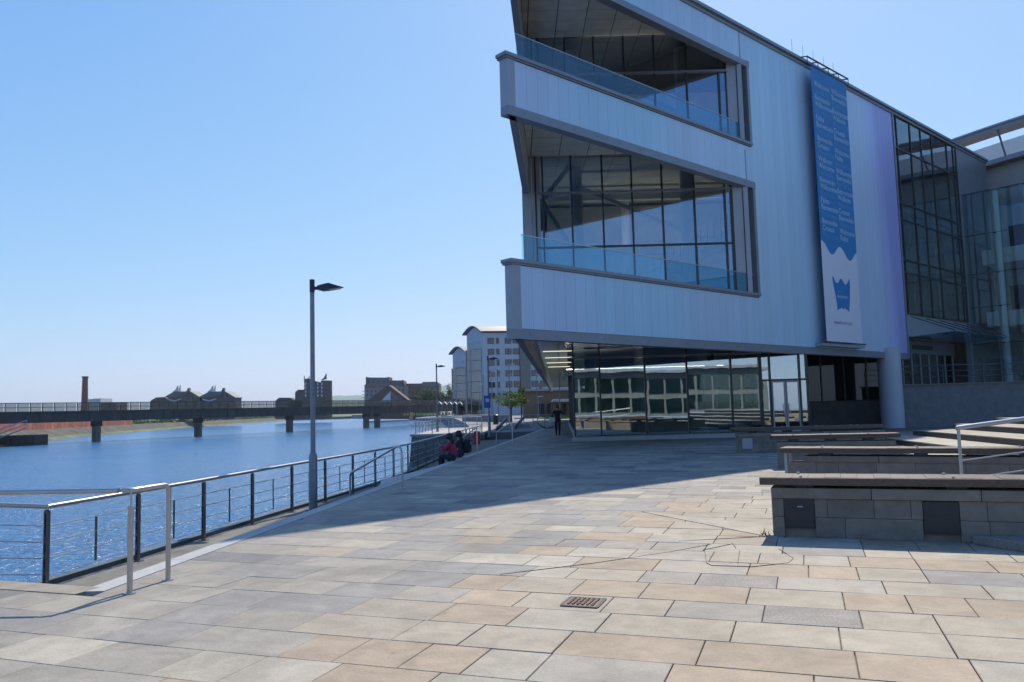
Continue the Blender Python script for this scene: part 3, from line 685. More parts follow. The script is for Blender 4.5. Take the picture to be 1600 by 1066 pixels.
# river-side shopfront, seen at a grazing angle
sx = lambda Y: 2.84 + RD * (Y - YS)
gs = MB().hexa([(sx(YS + .1), YS + .1, 0), (sx(YS + .1) + .2, YS + .1, 0), (sx(75) + .2, 75, 0), (sx(75), 75, 0), (sx(YS + .1), YS + .1, .2), (sx(YS + .1) + .2, YS + .1, .2), (sx(75) + .2, 75, .2), (sx(75), 75, .2)]).build('side_glazing', M_kerb, hall)
Y = YS + .1
while Y < 74:
    Y2 = Y + 2.45
    MB().hexa([(sx(Y) + .1, Y + .03, .2), (sx(Y) + .112, Y + .03, .2), (sx(Y2) + .112, Y2 - .03, .2), (sx(Y2) + .1, Y2 - .03, .2), (sx(Y) + .1, Y + .03, 4.36), (sx(Y) + .112, Y + .03, 4.36), (sx(Y2) + .112, Y2 - .03, 4.36), (sx(Y2) + .1, Y2 - .03, 4.36)]).build('pane', M_glg, gs)
    MB().box((sx(Y2) + .11, Y2, 2.28), (.05, .05, 4.15)).build('mullion', M_frame, gs); Y = Y2
# inside the ground floor
MB().prism([(3.1, YS + .35), (13.8, YS + .35), (13.8, 59), (4.4, 59)], .0, .16).build('interior_floor', M_intfl, hall)
for x, y in ((3.75, 38.6), (9.7, 39.0), (7, 44), (11, 46)): cyl(x, y, .16, 4.36, .28, M_inter, 'column')
b = MB(); b.box((8.8, 43, .7), (3.4, .9, 1.1)); b.box((5.6, 47, .65), (2.4, 1, 1.0)); b.build('counter', M_inter, hall)
MB().box((9.6, 48, 2.6), (3.2, .1, 1.1)).build('notice_panel', M_blueb, hall)
b = MB(); b.tube([(8.2, 39.4, 2.0), (11.5, 40.4, .3)], .08, 8); b.build('ramp_rail', M_inter, hall)
# security camera under the fascia
sc_ = MB().tube([(9.35, YS - .3, 3.9), (9.35, YS - .3, 3.72)], [.04, .10], 10).tube([(9.35, YS - .3, 3.72), (9.35, YS - .3, 3.62)], [.10, .03], 10).build('camera_dome', M_dark, hall)
# dark undercroft, column
b = MB(); b.box((18.0, 46.8, 2.9), (8.6, .2, 2.9)); b.build('undercroft_wall', M_dark, hall)
MB().box((18.0, 46.4, .75), (8.6, .3, 1.5)).build('undercroft_parapet', mat('dim_brick', (.09, .085, .08), .85, 0, .15, 1.5), hall)
ug = MB().box((18, 46.55, 1.54), (8.4, .1, .06)).build('undercroft_glazing', M_frame, hall)
for i in range(7):
    x = 14 + i * 1.33; MB().box((x, 46.55, 2.95), (.07, .1, 2.8)).build('mullion', M_frame, ug)
    if i < 6: MB().box((x + .665, 46.58, 2.95), (1.24, .02, 2.75)).build('pane', M_gdk, ug)
p = atY(1394, 640, 43.6); cyl(p.x, 43.6, 0, 4.36, .6, mat('column_paint', (.40, .44, .50), .5, 0, .05, 1), 'column')
# curtain wall
tm = [30.30, 30.86, 32.85, 34.47, 36.21, 38.73, 39.85, 40.36]; zm = [6.5, 8.85, 9.6, 12.0, 12.97, 16.25, 18.18]
cw = MB().fbox(T1 + .02, T2, -.12, -.02, 6.42, 6.5).build('curtain_wall', M_frame, hall)
for t_ in tm: MB().fbox(t_ - .035, t_ + .035, -.1, .01, 6.5, 18.19).build('mullion', M_frame, cw)
for z in zm[1:-1]: MB().fbox(T1 + .05, T2 - .02, -.09, .014, z - .04, z + .04).build('transom', M_frame, cw)
for a, c in zip(tm[:-1], tm[1:]):
    for za, zb in zip(zm[:-1], zm[1:]):
        j = [random.uniform(-.006, .006) for _ in range(4)]
        MB().hexa([fc(a + .037, -.04 + j[0], za + .042), fc(c - .037, -.04 + j[1], za + .042), fc(c - .037, -.052 + j[1], za + .042), fc(a + .037, -.052 + j[0], za + .042),
                   fc(a + .037, -.04 + j[2], zb - .042), fc(c - .037, -.04 + j[3], zb - .042), fc(c - .037, -.052 + j[3], zb - .042), fc(a + .037, -.052 + j[2], zb - .042)]).build('pane', M_glc, cw)
MB().fbox(T1 + .02, T1 + .14, -.3, .05, 3.82, 18.2).build('corner_post', M_grey, hall)
b = MB()
for z in (9.3, 12.5): b.fbox(T1 + .3, T2, -6, -.5, z - .3, z + .1)
b.fbox(T1 + .2, T2, -6.2, -6.0, 6.4, 18.2); b.build('curtain_wall_floor', M_intd, hall)
b = MB()
for t_ in (32, 35.4, 38.6): b.tube([fc(t_, -2, 6.4), fc(t_, -2, 18.2)], .28, 10)
b.build('column', M_inter, hall)
# entrance beneath the curtain wall, on the raised podium
b = MB(); b.fbox(T1 + .1, T2, -.5, -.1, 5.15, 6.41); b.build('entrance_panel', M_lgrey, hall)
b = MB(); b.fbox(T1 + .1, T2, -1.1, -1.0, 4.3, 5.15); b.fbox(T1 + .1, T2, -4.5, -4.4, 2.3, 5.15); b.build('entrance_header', M_grey, hall)
eg = MB().fbox(T1 + .3, T2 - .3, -1.1, -1.0, 2.3, 2.36).build('entrance_glazing', M_lgrey, hall)
for i in range(8):
    t_ = T1 + .4 + i * 1.33; MB().fbox(t_ - .06, t_ + .06, -1.1, -.99, 2.36, 4.3).build('mullion', M_lgrey, eg)
    if i < 7: MB().fbox(t_ + .062, t_ + 1.268, -1.06, -1.045, 2.36, 4.3).build('pane', M_gdk, eg)
MB().fbox(33.5, 36.6, -.99, -.96, 4.55, 4.82).build('entrance_sign', M_frame, hall)
cn = MB().hexa([fc(T1 + .4, -.1, 5.05), fc(T2 - .2, -.1, 5.05), fc(T2 - .2, 2.4, 5.2), fc(T1 + .4, 2.4, 5.2), fc(T1 + .4, -.1, 5.09), fc(T2 - .2, -.1, 5.09), fc(T2 - .2, 2.4, 5.24), fc(T1 + .4, 2.4, 5.24)]).build('canopy', M_bal, hall)
for i in range(5):
    t_ = T1 + .8 + i * 2.2; MB().tube([fc(t_, 0, 6.3), fc(t_, 2.3, 5.3)], .03, 6).build('canopy_tie', M_frame, cn)
# podium wall and rail in front of the entrance
pod = thing('podium', 'raised grey concrete terrace wall in front of the side entrance', 'wall', (30, 44, 0))
MB().prism([(21.4, 44.1), (60, 42.9), (60, 70), (31, 54), (22.4, 46)], -.02, 2.3).build('wall', M_conc, pod)
MB().prism([(21.3, 44.0), (60.1, 42.8), (60.1, 43.4), (21.4, 44.55)], 2.304, 2.36).build('coping', M_conc, pod)
pr2 = thing('podium_railing', 'thin dark railing along the top of the raised concrete terrace', 'railing', (25, 44.1, 2.36))
for i in range(10):
    x = 21.6 + i * 2.2; y = 44.2 - (x - 21.4) * .031; MB().tube([(x, y, 2.36), (x, y, 3.35)], .022, 6).build('post', M_postm, pr2)
for z in (2.75, 3.05, 3.36): MB().tube([(21.6, 44.2, z), (41.4, 43.58, z)], .018 if z < 3.3 else .03, 6).build('bar', M_postm, pr2)

# ------------------------------------------------------------------ older drum hall behind, with its glass foyer
drum = thing('drum_hall', 'older concert hall with curved grey wall, skylit rim roof and glass foyer', 'building', tuple(fc(46, 5, 0)))
def pn(s, t, z): return fc(t, s, z)
gf = MB().hexa([pn(0, T2 + .3, 2.3), pn(14, T2 + .3, 2.3), pn(14, T2 + .4, 2.3), pn(0, T2 + .4, 2.3), pn(0, T2 + .3, 2.4), pn(14, T2 + .3, 2.4), pn(14, T2 + .4, 2.4), pn(0, T2 + .4, 2.4)]).build('foyer_glazing', M_frame, drum)
zs = [2.4, 5.0, 7.4, 9.6, 12.2, 15.0]
for i in range(8):
    for za, zb in zip(zs[:-1], zs[1:]):
        MB().hexa([pn(i * 1.75 + .015, T2 + .34, za + .015), pn(i * 1.75 + 1.735, T2 + .34, za + .015), pn(i * 1.75 + 1.735, T2 + .36, za + .015), pn(i * 1.75 + .015, T2 + .36, za + .015), pn(i * 1.75 + .015, T2 + .34, zb - .015), pn(i * 1.75 + 1.735, T2 + .34, zb - .015), pn(i * 1.75 + 1.735, T2 + .36, zb - .015), pn(i * 1.75 + .015, T2 + .36, zb - .015)]).build('pane', M_foy, gf)
for z in zs[1:]: MB().tube([pn(0, T2 + .38, z), pn(14, T2 + .38, z)], .02, 6).build('joint_rod', M_frame, gf)
for i in range(1, 4):
    MB().tube([pn(i * 1.75, T2 + 1.0, 2.3), pn(i * 1.75, T2 + 1.0, 15)], .24 if i == 1 else .12, 12).build('column', M_inter, drum, smooth=True)
    for z in zs[1:-1]: MB().tube([pn(i * 1.75, T2 + .4, z), pn(i * 1.75, T2 + 1.0, z)], .04, 6).build('spider_arm', M_frame, drum)
for z in (6.2, 10.4):
    MB().hexa([pn(.4, T2 + 2.2, z), pn(14, T2 + 1.6, z), pn(14, T2 + 6, z), pn(.4, T2 + 6, z), pn(.4, T2 + 2.2, z + 1.0), pn(14, T2 + 1.6, z + 1.0), pn(14, T2 + 6, z + 1.0), pn(.4, T2 + 6, z + 1.0)]).build('gallery', M_inter, drum)
MB().hexa([pn(0, T2 + 5.6, 2.3), pn(14, T2 + 5.6, 2.3), pn(14, T2 + 5.9, 2.3), pn(0, T2 + 5.9, 2.3), pn(0, T2 + 5.6, 14.9), pn(14, T2 + 5.6, 14.9), pn(14, T2 + 5.9, 14.9), pn(0, T2 + 5.9, 14.9)]).build('foyer_back_wall', mat('foyer_wall', (.50, .52, .52), .7, 0, .1, .8), drum)
for s0, z0 in ((1.2, 11.5), (1.0, 7.3), (2.6, 7.3), (3.2, 3.0)):
    MB().hexa([pn(s0, T2 + 5.5, z0), pn(s0 + 1.1, T2 + 5.5, z0), pn(s0 + 1.1, T2 + 5.58, z0), pn(s0, T2 + 5.58, z0), pn(s0, T2 + 5.5, z0 + 1.9), pn(s0 + 1.1, T2 + 5.5, z0 + 1.9), pn(s0 + 1.1, T2 + 5.58, z0 + 1.9), pn(s0, T2 + 5.58, z0 + 1.9)]).build('foyer_door', mat('dark_doorway', (.04, .035, .035), .6), drum)
# sloping glass roof ribs of the foyer
b = MB()
for i in range(8): b.tube([pn(i * 1.75, T2 + .4, 15.0), pn(i * 1.75, TEND + .1, 16.2)], .05, 6)
b.build('foyer_rafters', M_steel, drum)
MB().hexa([pn(0, T2 + .3, 15.02), pn(14, T2 + .3, 15.02), pn(14, TEND, 16.2), pn(0, TEND, 16.2), pn(0, T2 + .3, 15.04), pn(14, T2 + .3, 15.04), pn(14, TEND, 16.22), pn(0, TEND, 16.22)]).build('foyer_roof', M_bal, drum)
# drum wall as an arc bulging towards the plaza
def arc(s, k=0.):                                 # t offset of the drum surface at s
    return TEND + .4 + k + ((s - 12) / 20) ** 2 * 5
ss = [-14 + i * 1.5 for i in range(32)]
def ring(t_off, z0, z1, th, name, m_, parent=drum):
    b = MB()
    for a, c in zip(ss[:-1], ss[1:]):
        b.hexa([pn(a, arc(a, t_off), z0), pn(c, arc(c, t_off), z0), pn(c, arc(c, t_off + th), z0), pn(a, arc(a, t_off + th), z0), pn(a, arc(a, t_off), z1), pn(c, arc(c, t_off), z1), pn(c, arc(c, t_off + th), z1), pn(a, arc(a, t_off + th), z1)])
    return b.build(name, m_, parent)
ring(0, 2, 18.4, .5, 'drum_wall', mat('drum_render', (.42, .40, .38), .8, 0, .06, .4))
ring(-.9, 18.42, 18.75, 1.2, 'rim_beam', M_grey); ring(-2.4, 20.35, 20.6, 1.5, 'rim_roof', M_grey); ring(-2.5, 20.62, 20.75, .25, 'rim_edge', M_lgrey)
b = MB()
for a in ss[::2]: MB().tube([pn(a, arc(a, -.8), 18.7), pn(a, arc(a, -2.2), 20.4)], .07, 6).build('rim_strut', M_grey, drum)
ring(3.5, 18.6, 21.2, 8, 'inner_roof', M_white)

# ------------------------------------------------------------------ banner on the facade
ban = thing('hanging_banner', 'tall blue and white banner with lettering hanging from brackets on the cladding', 'banner', tuple(fc(21.7, .45, 4.2)))
BT0, BT1, BS = 19.8, 23.55, .45
M_bb = mat('banner_blue', (.018, .19, .44), .6, 0, .06, .5); M_bw = mat('banner_white', (.62, .64, .70), .6, 0, .04, .5)
M_t1 = mat('banner_print_pale', (.48, .66, .80), .6, 0, .03); M_t2 = mat('banner_print_mid', (.10, .33, .60), .6, 0, .03); M_pur = mat('banner_print_purple', (.24, .20, .50), .6)
def wave(u): return 9.05 + .27 * math.sin(u * math.pi * 4 + 1.3) - .22 * u
def zt(t_): return 18.05
b = MB(); n = 48; i0 = 0
top_ = []; bot_ = []
for i in range(n + 1):
    u = i / n; t_ = BT0 + (BT1 - BT0) * u; p1 = fc(t_, BS, 18.05); p2 = fc(t_, BS, wave(u)); p3 = fc(t_, BS, 4.42); b.v += [p1, p2, p3]
    b.v += [p1 - FN * .02, p2 - FN * .02, p3 - FN * .02]
for i in range(n):
    a = i * 6; c = a + 6
    b.f += [(a, c, c + 1, a + 1), (a + 1, c + 1, c + 2, a + 2), (a + 3, c + 3, c + 4, a + 4), (a + 4, c + 4, c + 5, a + 5), (a, c, c + 3, a + 3), (a + 2, c + 2, c + 5, a + 5)]; b.m += [0, 1, 0, 1, 0, 1]
b.f += [(0, 1, 4, 3), (1, 2, 5, 4)]; b.m += [0, 1]
e = n * 6; b.f += [(e, e + 1, e + 4, e + 3), (e + 1, e + 2, e + 5, e + 4)]; b.m += [0, 1]
cloth = b.build('cloth', [M_bb, M_bw], ban)
# emblem: crown shaped blue patch
pts = []
L0, L1, ZB, ZT = BT0 + .9, BT0 + 2.75, 5.95, 7.65
for i in range(25): u = i / 24; pts.append((L0 + .35 + (L1 - L0 - .6) * u, ZB + .13 * abs(math.sin(u * math.pi * 2)) + (.10 if .3 < u < .7 else 0)))
for i in range(1, 8): u = i / 8; pts.append((L1 - .25 + .25 * math.sin(u * math.pi / 2), ZB + (ZT - ZB - .1) * u))
for i in range(31): u = i / 30; pts.append((L1 - (L1 - L0) * u, ZT - .14 + .14 * math.cos(u * math.pi * 4) - .05 * math.sin(u * math.pi)))
for i in range(1, 8): u = i / 8; pts.append((L0 + .35 * math.sin(u * math.pi / 2) ** 1.5, ZT - (ZT - ZB) * u))
b = MB(); b.face([fc(p[0], BS + .006, p[1]) for p in pts]); b.build('emblem', M_bb, cloth)
rot = Matrix(((FD.x, 0, FN.x), (FD.y, 0, FN.y), (0, 1, 0)))
def text(s_, t_, z, size, m_, name='lettering', parent=cloth, sx=1.0):
    cu = bpy.data.curves.new(name, 'FONT'); cu.body = s_; cu.size = size; cu.resolution_u = 2
    to = bpy.data.objects.new('tmp', cu); col.objects.link(to)
    dg = bpy.context.evaluated_depsgraph_get(); me = bpy.data.meshes.new_from_object(to.evaluated_get(dg)); bpy.data.objects.remove(to)
    o0 = ORI[parent.name]
    for v_ in me.vertices: v_.co = fc(t_, BS + .008, z) + FD * (v_.co.x * sx) + Vector((0, 0, v_.co.y)) - o0
    me.materials.clear(); me.materials.append(m_)
    o = bpy.data.objects.new(name, me); col.objects.link(o); o.parent = parent; ORI[o.name] = o0
W1 = ['Welcome', 'Fair Faa Ye', 'Bienvenido', 'Willkommen', 'Bienvenue', 'Fáilte', 'Benvenuto', 'Welcome', 'Bienvenido', 'Croeso', 'Bienvenue', 'Welkom']
z = 17.1; i = 0
while z > 9.3:
    l, r_ = W1[i % 12], W1[(i * 5 + 3) % 12]; bl_ = (i % 3 != 1); br = (i % 3 != 2)
    text(l, BT0 + .22, z, .40, M_t1 if bl_ else M_t2, sx=1.7 / max(1.7, len(l) * .19)); 
    if z > 9.45: text(r_, BT0 + 2.02, z + .05, .40, M_t1 if br else M_t2, sx=1.72 / max(1.72, len(r_) * .19))
    z -= .345; i += 1
text('waterfront', L0 + .42, 6.62, .24, M_t1); text('waterfront.co.uk', BT0 + .8, 5.3, .28, M_pur)
text('BELFAST', L0 + .58, 6.92, .14, M_t2)
b = MB(); b.fbox(BT0 - .35, BT1 + .3, BS - .03, BS + .03, 18.06, 18.11); b.fbox(BT0 - .3, BT1 + .35, BS - .03, BS + .03, 4.36, 4.42); b.build('hanging_bar', M_frame, ban)
b = MB()
for k in range(5):
    t_ = BT0 - .3 + k * (BT1 - BT0 + .6) / 4; b.tube([fc(t_, BS, 18.11), fc(t_, BS, 18.45)], .02, 6); b.tube([fc(t_, BS, 18.42), fc(t_, -.3, 18.60)], .03, 6); b.tube([fc(t_, -.3, 18.7), fc(t_, -.3, 19.6)], .008, 5)
b.tube([fc(BT0 - .3, BS, 18.43), fc(BT1 + .3, BS, 18.43)], .04, 6); b.tube([fc(BT0 - .3, -.3, 18.62), fc(BT1 + .3, -.3, 18.62)], .04, 6)
b.build('bracket', M_frame, ban)
b = MB(); b.fbox(BT0 - .3, BT1 + .35, .03, BS - .05, 4.20, 4.34); b.build('lower_tray', M_lgrey, ban)

# ------------------------------------------------------------------ stone and timber benches of the stepped terrace
def bench(label, corner, ang, length, depth, ztop, walltop, boards=True, cap=True, ends=False, base=0., gap=.02):
    e = Vector((math.cos(ang), math.sin(ang), 0)); f = Vector((-math.sin(ang), math.cos(ang), 0)); c0 = Vector(corner)
    t = thing('stone_bench', label, 'bench', (c0.x, c0.y, base), 'stone and timber benches')
    def bx(a0, a1, d0, d1, z0, z1, nm, m_, par=t, bev=0):
        P = [c0 + e * a + f * d for a, d in ((a0, d0), (a1, d0), (a1, d1), (a0, d1))]
        return MB().hexa([(p.x, p.y, z0) for p in P] + [(p.x, p.y, z1) for p in P]).build(nm, m_, par, bevel=bev)
    cz = walltop - .13
    core = bx(.03, length - .02, .03, depth - .03, base - .02, cz - .01, 'core', M_wallst)
    return t, bx, core, cz
def blocks(bx, core, cz, length, courses, vents=(), base=0.):
    for k, (z0, z1) in enumerate(courses):
        a = 0.
        while a < length - .05:
            w = random.choice((.5, .62, .75, .38)) * (1.3 if k == 0 else 1)
            a1 = min(length, a + w); segs = [(a, a1)]
            for v0, v1, vz0, vz1 in vents:
                if z1 > vz0 + .02 and z0 < vz1 - .02:
                    ns = []
                    for s0, s1 in segs:
                        if s1 <= v0 or s0 >= v1: ns.append((s0, s1))
                        else:
                            if s0 < v0 - .03: ns.append((s0, v0))
                            if s1 > v1 + .03: ns.append((v1, s1))
                    segs = ns
            for s0, s1 in segs: bx(s0 + .002, s1 - .002, random.uniform(-.003, .003), .05, z0 + .002, z1 - .002, 'stone_block', M_wallst, core, .004)
            a = a1
def seat(bx, length, depth, z0, z1, boards=True, over=.12, supp=1.6, first=.28):
    fr = bx(-over, length, -.07, -.03, z0, z1 - .004, 'front_beam', M_wood); bx(-over, length, depth + .03, depth + .07, z0, z1 - .004, 'rear_beam', M_wood)
    a = -over + .005
    while a < length:
        bx(a, min(a + .177, length), -.028, depth + .028, z1 - .045, z1 + random.uniform(-.002, .002), 'slat', M_wood); a += .18
    a = first
    while a < length:
        bx(a, a + .2, .03, depth - .05, z0 - .09, z0 + .03, 'support', M_dark)
        p = bx(a + .05, a + .08, .0, .03, z1, z1 + .022, 'stud', M_steel); bx(a + .0, a + .03, depth - .06, depth - .03, z1, z1 + .022, 'stud', M_steel); a += supp
ang1 = -R(22.5)
t, bx, core, cz = bench('long stone bench with dark vent panels and timber top on the sunlit paving', (3.06, 9.69, 0), ang1, 9.0, .55, .70, .58)
vents = [(.14, .48, .10, .46), (1.62, 1.98, .08, .44), (4.6, 4.95, .08, .44)]
blocks(bx, core, cz, 9.0, ((0, .235), (.235, .45)), vents)
a = 0
while a < 9: bx(a + .003, min(9, a + 1.1) - .003, -.03, .58, .452, .575, 'cap_stone', M_wallst, t, .008); a += 1.1
for v in vents:
    vp = bx(v[0] + .004, v[1] - .004, -.008, .04, v[2] + .004, v[3] - .004, 'vent_panel', M_dark)
    bx(v[0] + .02, v[1] - .02, -.014, -.009, v[2] + .02, (v[2] + v[3]) / 2 + .03, 'flap', M_frame, vp)
    if v[0] < 1:
        bx(v[0] + .15, v[0] + .21, -.013, -.009, v[3] - .11, v[3] - .095, 'maker_plate', M_lgrey, vp)
seat(bx, 9.0, .5, .612, .70)
t, bx, core, cz = bench('stone and timber bench with open left end behind the vented long bench', (5.02, 14.85, 0), -R(30), 7.5, .5, .75, .62)
blocks(bx, core, cz, 7.5, ((0, .24), (.24, cz)))
a = .3
while a < 7.5: bx(a + .003, min(7.5, a + 1.25) - .003, -.02, .52, cz, .6, 'cap_stone', M_wallst, t, .008); a += 1.25
seat(bx, 7.5, .5, .655, .745, first=.55, supp=1.55)
for a0 in (-.05,): bx(a0, a0 + .05, 0, .05, 0, .655, 'end_leg', M_lgrey); bx(a0, a0 + .05, .42, .47, 0, .655, 'end_leg', M_lgrey)
t, bx, core, cz = bench('short stone and timber bench ending at the pale broad steps', (6.35, 19.4, 0), -R(12), 2.75, .5, .8, .64)
blocks(bx, core, cz, 2.6, ((0, .3), (.3, cz)))
bx(.0, 2.65, -.02, .52, cz, .62, 'cap_stone', M_wallst); seat(bx, 2.75, .5, .69, .79, supp=.85, first=.3)
t, bx, core, cz = bench('stone and timber bench in the building shade before the glass doors', (7.15, 25.6, 0), -R(2), 4.6, .5, .8, .64)
blocks(bx, core, cz, 4.6, ((0, .3), (.3, cz)))
bx(.0, 4.6, -.02, .52, cz, .62, 'cap_stone', M_wallst); seat(bx, 4.6, .5, .69, .79, supp=1.1, first=.4)
bx(.1, .42, -.03, -.021, .12, .46, 'vent_panel', M_lgrey)
# broad steps climbing to the right
st = thing('broad_steps', 'broad pale stone steps climbing beside the benches', 'steps', (13, 22, 0))
sd_ = Vector((.135, .99, 0))
for k, (x0, z) in enumerate(((10.1, .17), (11.2, .34), (12.6, .51), (14.0, .68), (15.4, .85), (16.8, 1.02))):
    for j in range(7):
        y0 = 10.5 + j * 2.4; y1 = y0 + 2.4
        q = [(x0 + .135 * (y0 - 20), y0 + .004), (x0 + 1.75 + .135 * (y0 - 20), y0 + .004), (x0 + 1.75 + .135 * (y1 - 20), y1 - .004), (x0 + .135 * (y1 - 20), y1 - .004)]
        if k == 5: q[1] = (x0 + 14, y0 + .004); q[2] = (x0 + 14, y1 - .004)
        MB().prism(q, z - .26, z).build('tread', M_slab[2], st)
        MB().prism([(q[0][0] - .03, q[0][1]), (q[0][0] - .002, q[0][1]), (q[3][0] - .002, q[3][1]), (q[3][0] - .03, q[3][1])], z - .17, z - .02).build('riser', M_dark, st)
# stainless handrail on the steps
q = Vector((6.42, 11.6, 0)); e_ = Vector((.98, .05, .10))
hr = thing('stair_handrail', 'square stainless handrail rising right from behind the vented bench', 'handrail', tuple(q))
MB().tube([q, q + Vector((0, 0, 1.14))], .024, 8).build('post', M_steel, hr); MB().tube([q + Vector((2.6, .13, 0)), q + Vector((2.6, .13, 1.42))], .024, 8).build('post', M_steel, hr)
MB().tube([q + Vector((-.03, 0, 1.15)), q + Vector((0, 0, 1.15)) + e_ * 2.8], .034, 8).build('handrail', M_steel, hr)
for zz in (.42, .68): MB().tube([q + Vector((0, 0, zz)), q + Vector((0, 0, zz)) + e_ * 2.8], .010, 6).build('bar', M_steel, hr)
# low kerb stone at the right
lk = thing('low_kerb', 'low dark stone kerb lying against the foot of the vented bench', 'kerb', (5.3, 8.9, 0))
p1, p2, p3 = atZ(1535, 842), atZ(1660, 838), atZ(1680, 885)
MB().prism([(4.95, 8.83), (6.4, 8.2), (6.2, 7.55), (5.25, 8.05)], 0, .10).build('kerb_stone', M_slab[6], lk, bevel=.01)

# weeds in the joints by the bench
wd = thing('weed_tuft', 'small green weeds growing at the foot of the vented bench corner', 'weed', (3.0, 9.72, 0)); b = MB()
for i in range(16):
    p = Vector((3.0 + random.gauss(0, .035), 9.72 + random.gauss(0, .05), 0)); d = Vector((random.gauss(0, .03), random.gauss(0, .03), random.uniform(.03, .09))); s_ = Vector((random.uniform(-.01, .01), random.uniform(-.01, .01), 0))
    b.face([p - s_, p + s_, p + d])
b.build('leaves', mat('weed_leaf', (.06, .11, .03), .8, 0, .3), wd)

# ------------------------------------------------------------------ people
SKIN = mat('skin', (.40, .24, .17), .55, 0, .05); HAIR = mat('dark_hair', (.012, .009, .008), .5, 0, .2, 20)
def person(label, joints, edges, mats, loc, rz, hair=None):
    names = list(joints); me = bpy.data.meshes.new('person'); me.from_pydata([joints[n][0] for n in names], [(names.index(a), names.index(c)) for a, c, _ in edges], [])
    o = bpy.data.objects.new('person', me); col.objects.link(o)
    sk = o.modifiers.new('skin', 'SKIN'); sk.use_smooth_shade = True; ss_ = o.modifiers.new('sub', 'SUBSURF'); ss_.levels = 2; ss_.render_levels = 2
    for i, n in enumerate(names):
        r_ = joints[n][1]; r_ = r_ if isinstance(r_, tuple) else (r_, r_); me.skin_vertices[0].data[i].radius = r_; me.skin_vertices[0].data[i].use_root = (n == 'pelvis')
    dg = bpy.context.evaluated_depsgraph_get(); em = bpy.data.meshes.new_from_object(o.evaluated_get(dg)); o.modifiers.clear(); o.data = em; em.name = 'person'
    em.materials.clear()
    for q in mats: em.materials.append(q)
    for p in em.polygons:
        best = None
        for a, c, mi in edges:
            A_, B_ = Vector(joints[a][0]), Vector(joints[c][0]); d = B_ - A_; w = max(0, min(1, (p.center - A_).dot(d) / max(1e-6, d.length_squared))); ds = (p.center - A_ - d * w).length
            if best is None or ds < best[0]: best = (ds, mi)
        p.material_index = best[1]; p.use_smooth = True
    o.location = loc; o.rotation_euler.z = rz; tag(o, label, 'person'); ORI[o.name] = Vector((0, 0, 0))
    if hair:
        bm = bmesh.new()
        for (c, r_, sc) in hair:
            rr_ = bmesh.ops.create_icosphere(bm, subdivisions=3, radius=r_)
            for v_ in rr_['verts']:
                v_.co = Vector((v_.co.x * sc[0], v_.co.y * sc[1], v_.co.z * sc[2])) * (1 + .04 * math.sin(v_.co.x * 90 + v_.co.z * 60)) + Vector(c)
        hm = bpy.data.meshes.new('hair'); bm.to_mesh(hm); bm.free(); hm.materials.append(HAIR); hm.shade_smooth()
        h = bpy.data.objects.new('hair', hm); col.objects.link(h); h.parent = o; ORI[h.name] = Vector((0, 0, 0))
    return o
def fingers(J, E, hand, d, side, mi):
    d = Vector(d).normalized(); s_ = Vector(side).normalized(); h = Vector(J[hand][0])
    for k, (off, ln) in enumerate(((-.03, .075), (-.01, .085), (.01, .08), (.03, .06))):
        n1 = hand + 'f%d' % k; J[n1] = (tuple(h + s_ * off + d * ln), .009); E.append((hand, n1, mi))
    J[hand + 'th'] = (tuple(h - s_ * .055 + d * .025), .010); E.append((hand, hand + 'th', mi))
C_blk = mat('black_clothing', (.012, .012, .016), .85, 0, .2, 8); C_red = mat('crimson_jacket', (.40, .02, .08), .8, 0, .15, 8); C_jean = mat('dark_jeans', (.02, .025, .045), .85, 0, .2, 8); C_grey = mat('charcoal_top', (.03, .03, .035), .85, 0, .2, 8)
# walker, local +Y is away from the camera
J = {'pelvis': ((0, 0, .95), (.15, .11)), 'waist': ((0, 0, 1.1), (.13, .10)), 'chest': ((0, 0, 1.32), (.17, .12)), 'neck': ((0, 0, 1.46), .055), 'head': ((0, -.02, 1.58), (.075, .09)), 'crown': ((0, -.01, 1.68), (.06, .07)),
     'kl': ((.09, -.08, .52), .075), 'al': ((.08, -.02, .10), .05), 'tl': ((.08, -.16, .04), .04), 'hl': ((.09, 0, .88), .10), 'kr': ((-.09, .03, .50), .075), 'ar': ((-.08, .12, .12), .05), 'tr': ((-.08, .0, .04), .04), 'hr': ((-.09, 0, .88), .10),
     'sl': ((.19, 0, 1.38), .07), 'el': ((.34, -.08, 1.22), .05), 'wl': ((.16, -.17, 1.44), .035), 'hnl': ((.10, -.16, 1.50), .03),
     'sr': ((-.19, 0, 1.38), .07), 'er': ((-.33, -.06, 1.20), .05), 'wr': ((-.25, -.2, 1.02), .035), 'hnr': ((-.24, -.24, .94), .03)}
E2 = [('pelvis', 'waist', 0), ('waist', 'chest', 0), ('chest', 'neck', 0), ('neck', 'head', 2), ('head', 'crown', 2), ('pelvis', 'hl', 1), ('hl', 'kl', 1), ('kl', 'al', 1), ('al', 'tl', 0), ('pelvis', 'hr', 1), ('hr', 'kr', 1), ('kr', 'ar', 1), ('ar', 'tr', 0),
      ('chest', 'sl', 0), ('sl', 'el', 0), ('el', 'wl', 0), ('wl', 'hnl', 2), ('chest', 'sr', 0), ('sr', 'er', 0), ('er', 'wr', 0), ('wr', 'hnr', 2)]
fingers(J, E2, 'hnl', (-.5, .1, .6), (0, 1, .2), 2); fingers(J, E2, 'hnr', (0, -.2, -1), (1, 0, 0), 2)
p = atZ(872, 681.5); p.z = .0
person('person in black walking under the overhang towards the plaza with raised hand', J, E2, [C_blk, C_blk, SKIN], p, 0, [((0, .015, 1.64), .105, (1, 1.05, 1.1)), ((0, .05, 1.5), .085, (1, .7, 1.5))])
bg_ = thing('handbag', 'white handbag hanging at the side of the walking person', 'bag', (p.x - .30, p.y - .22, .85))
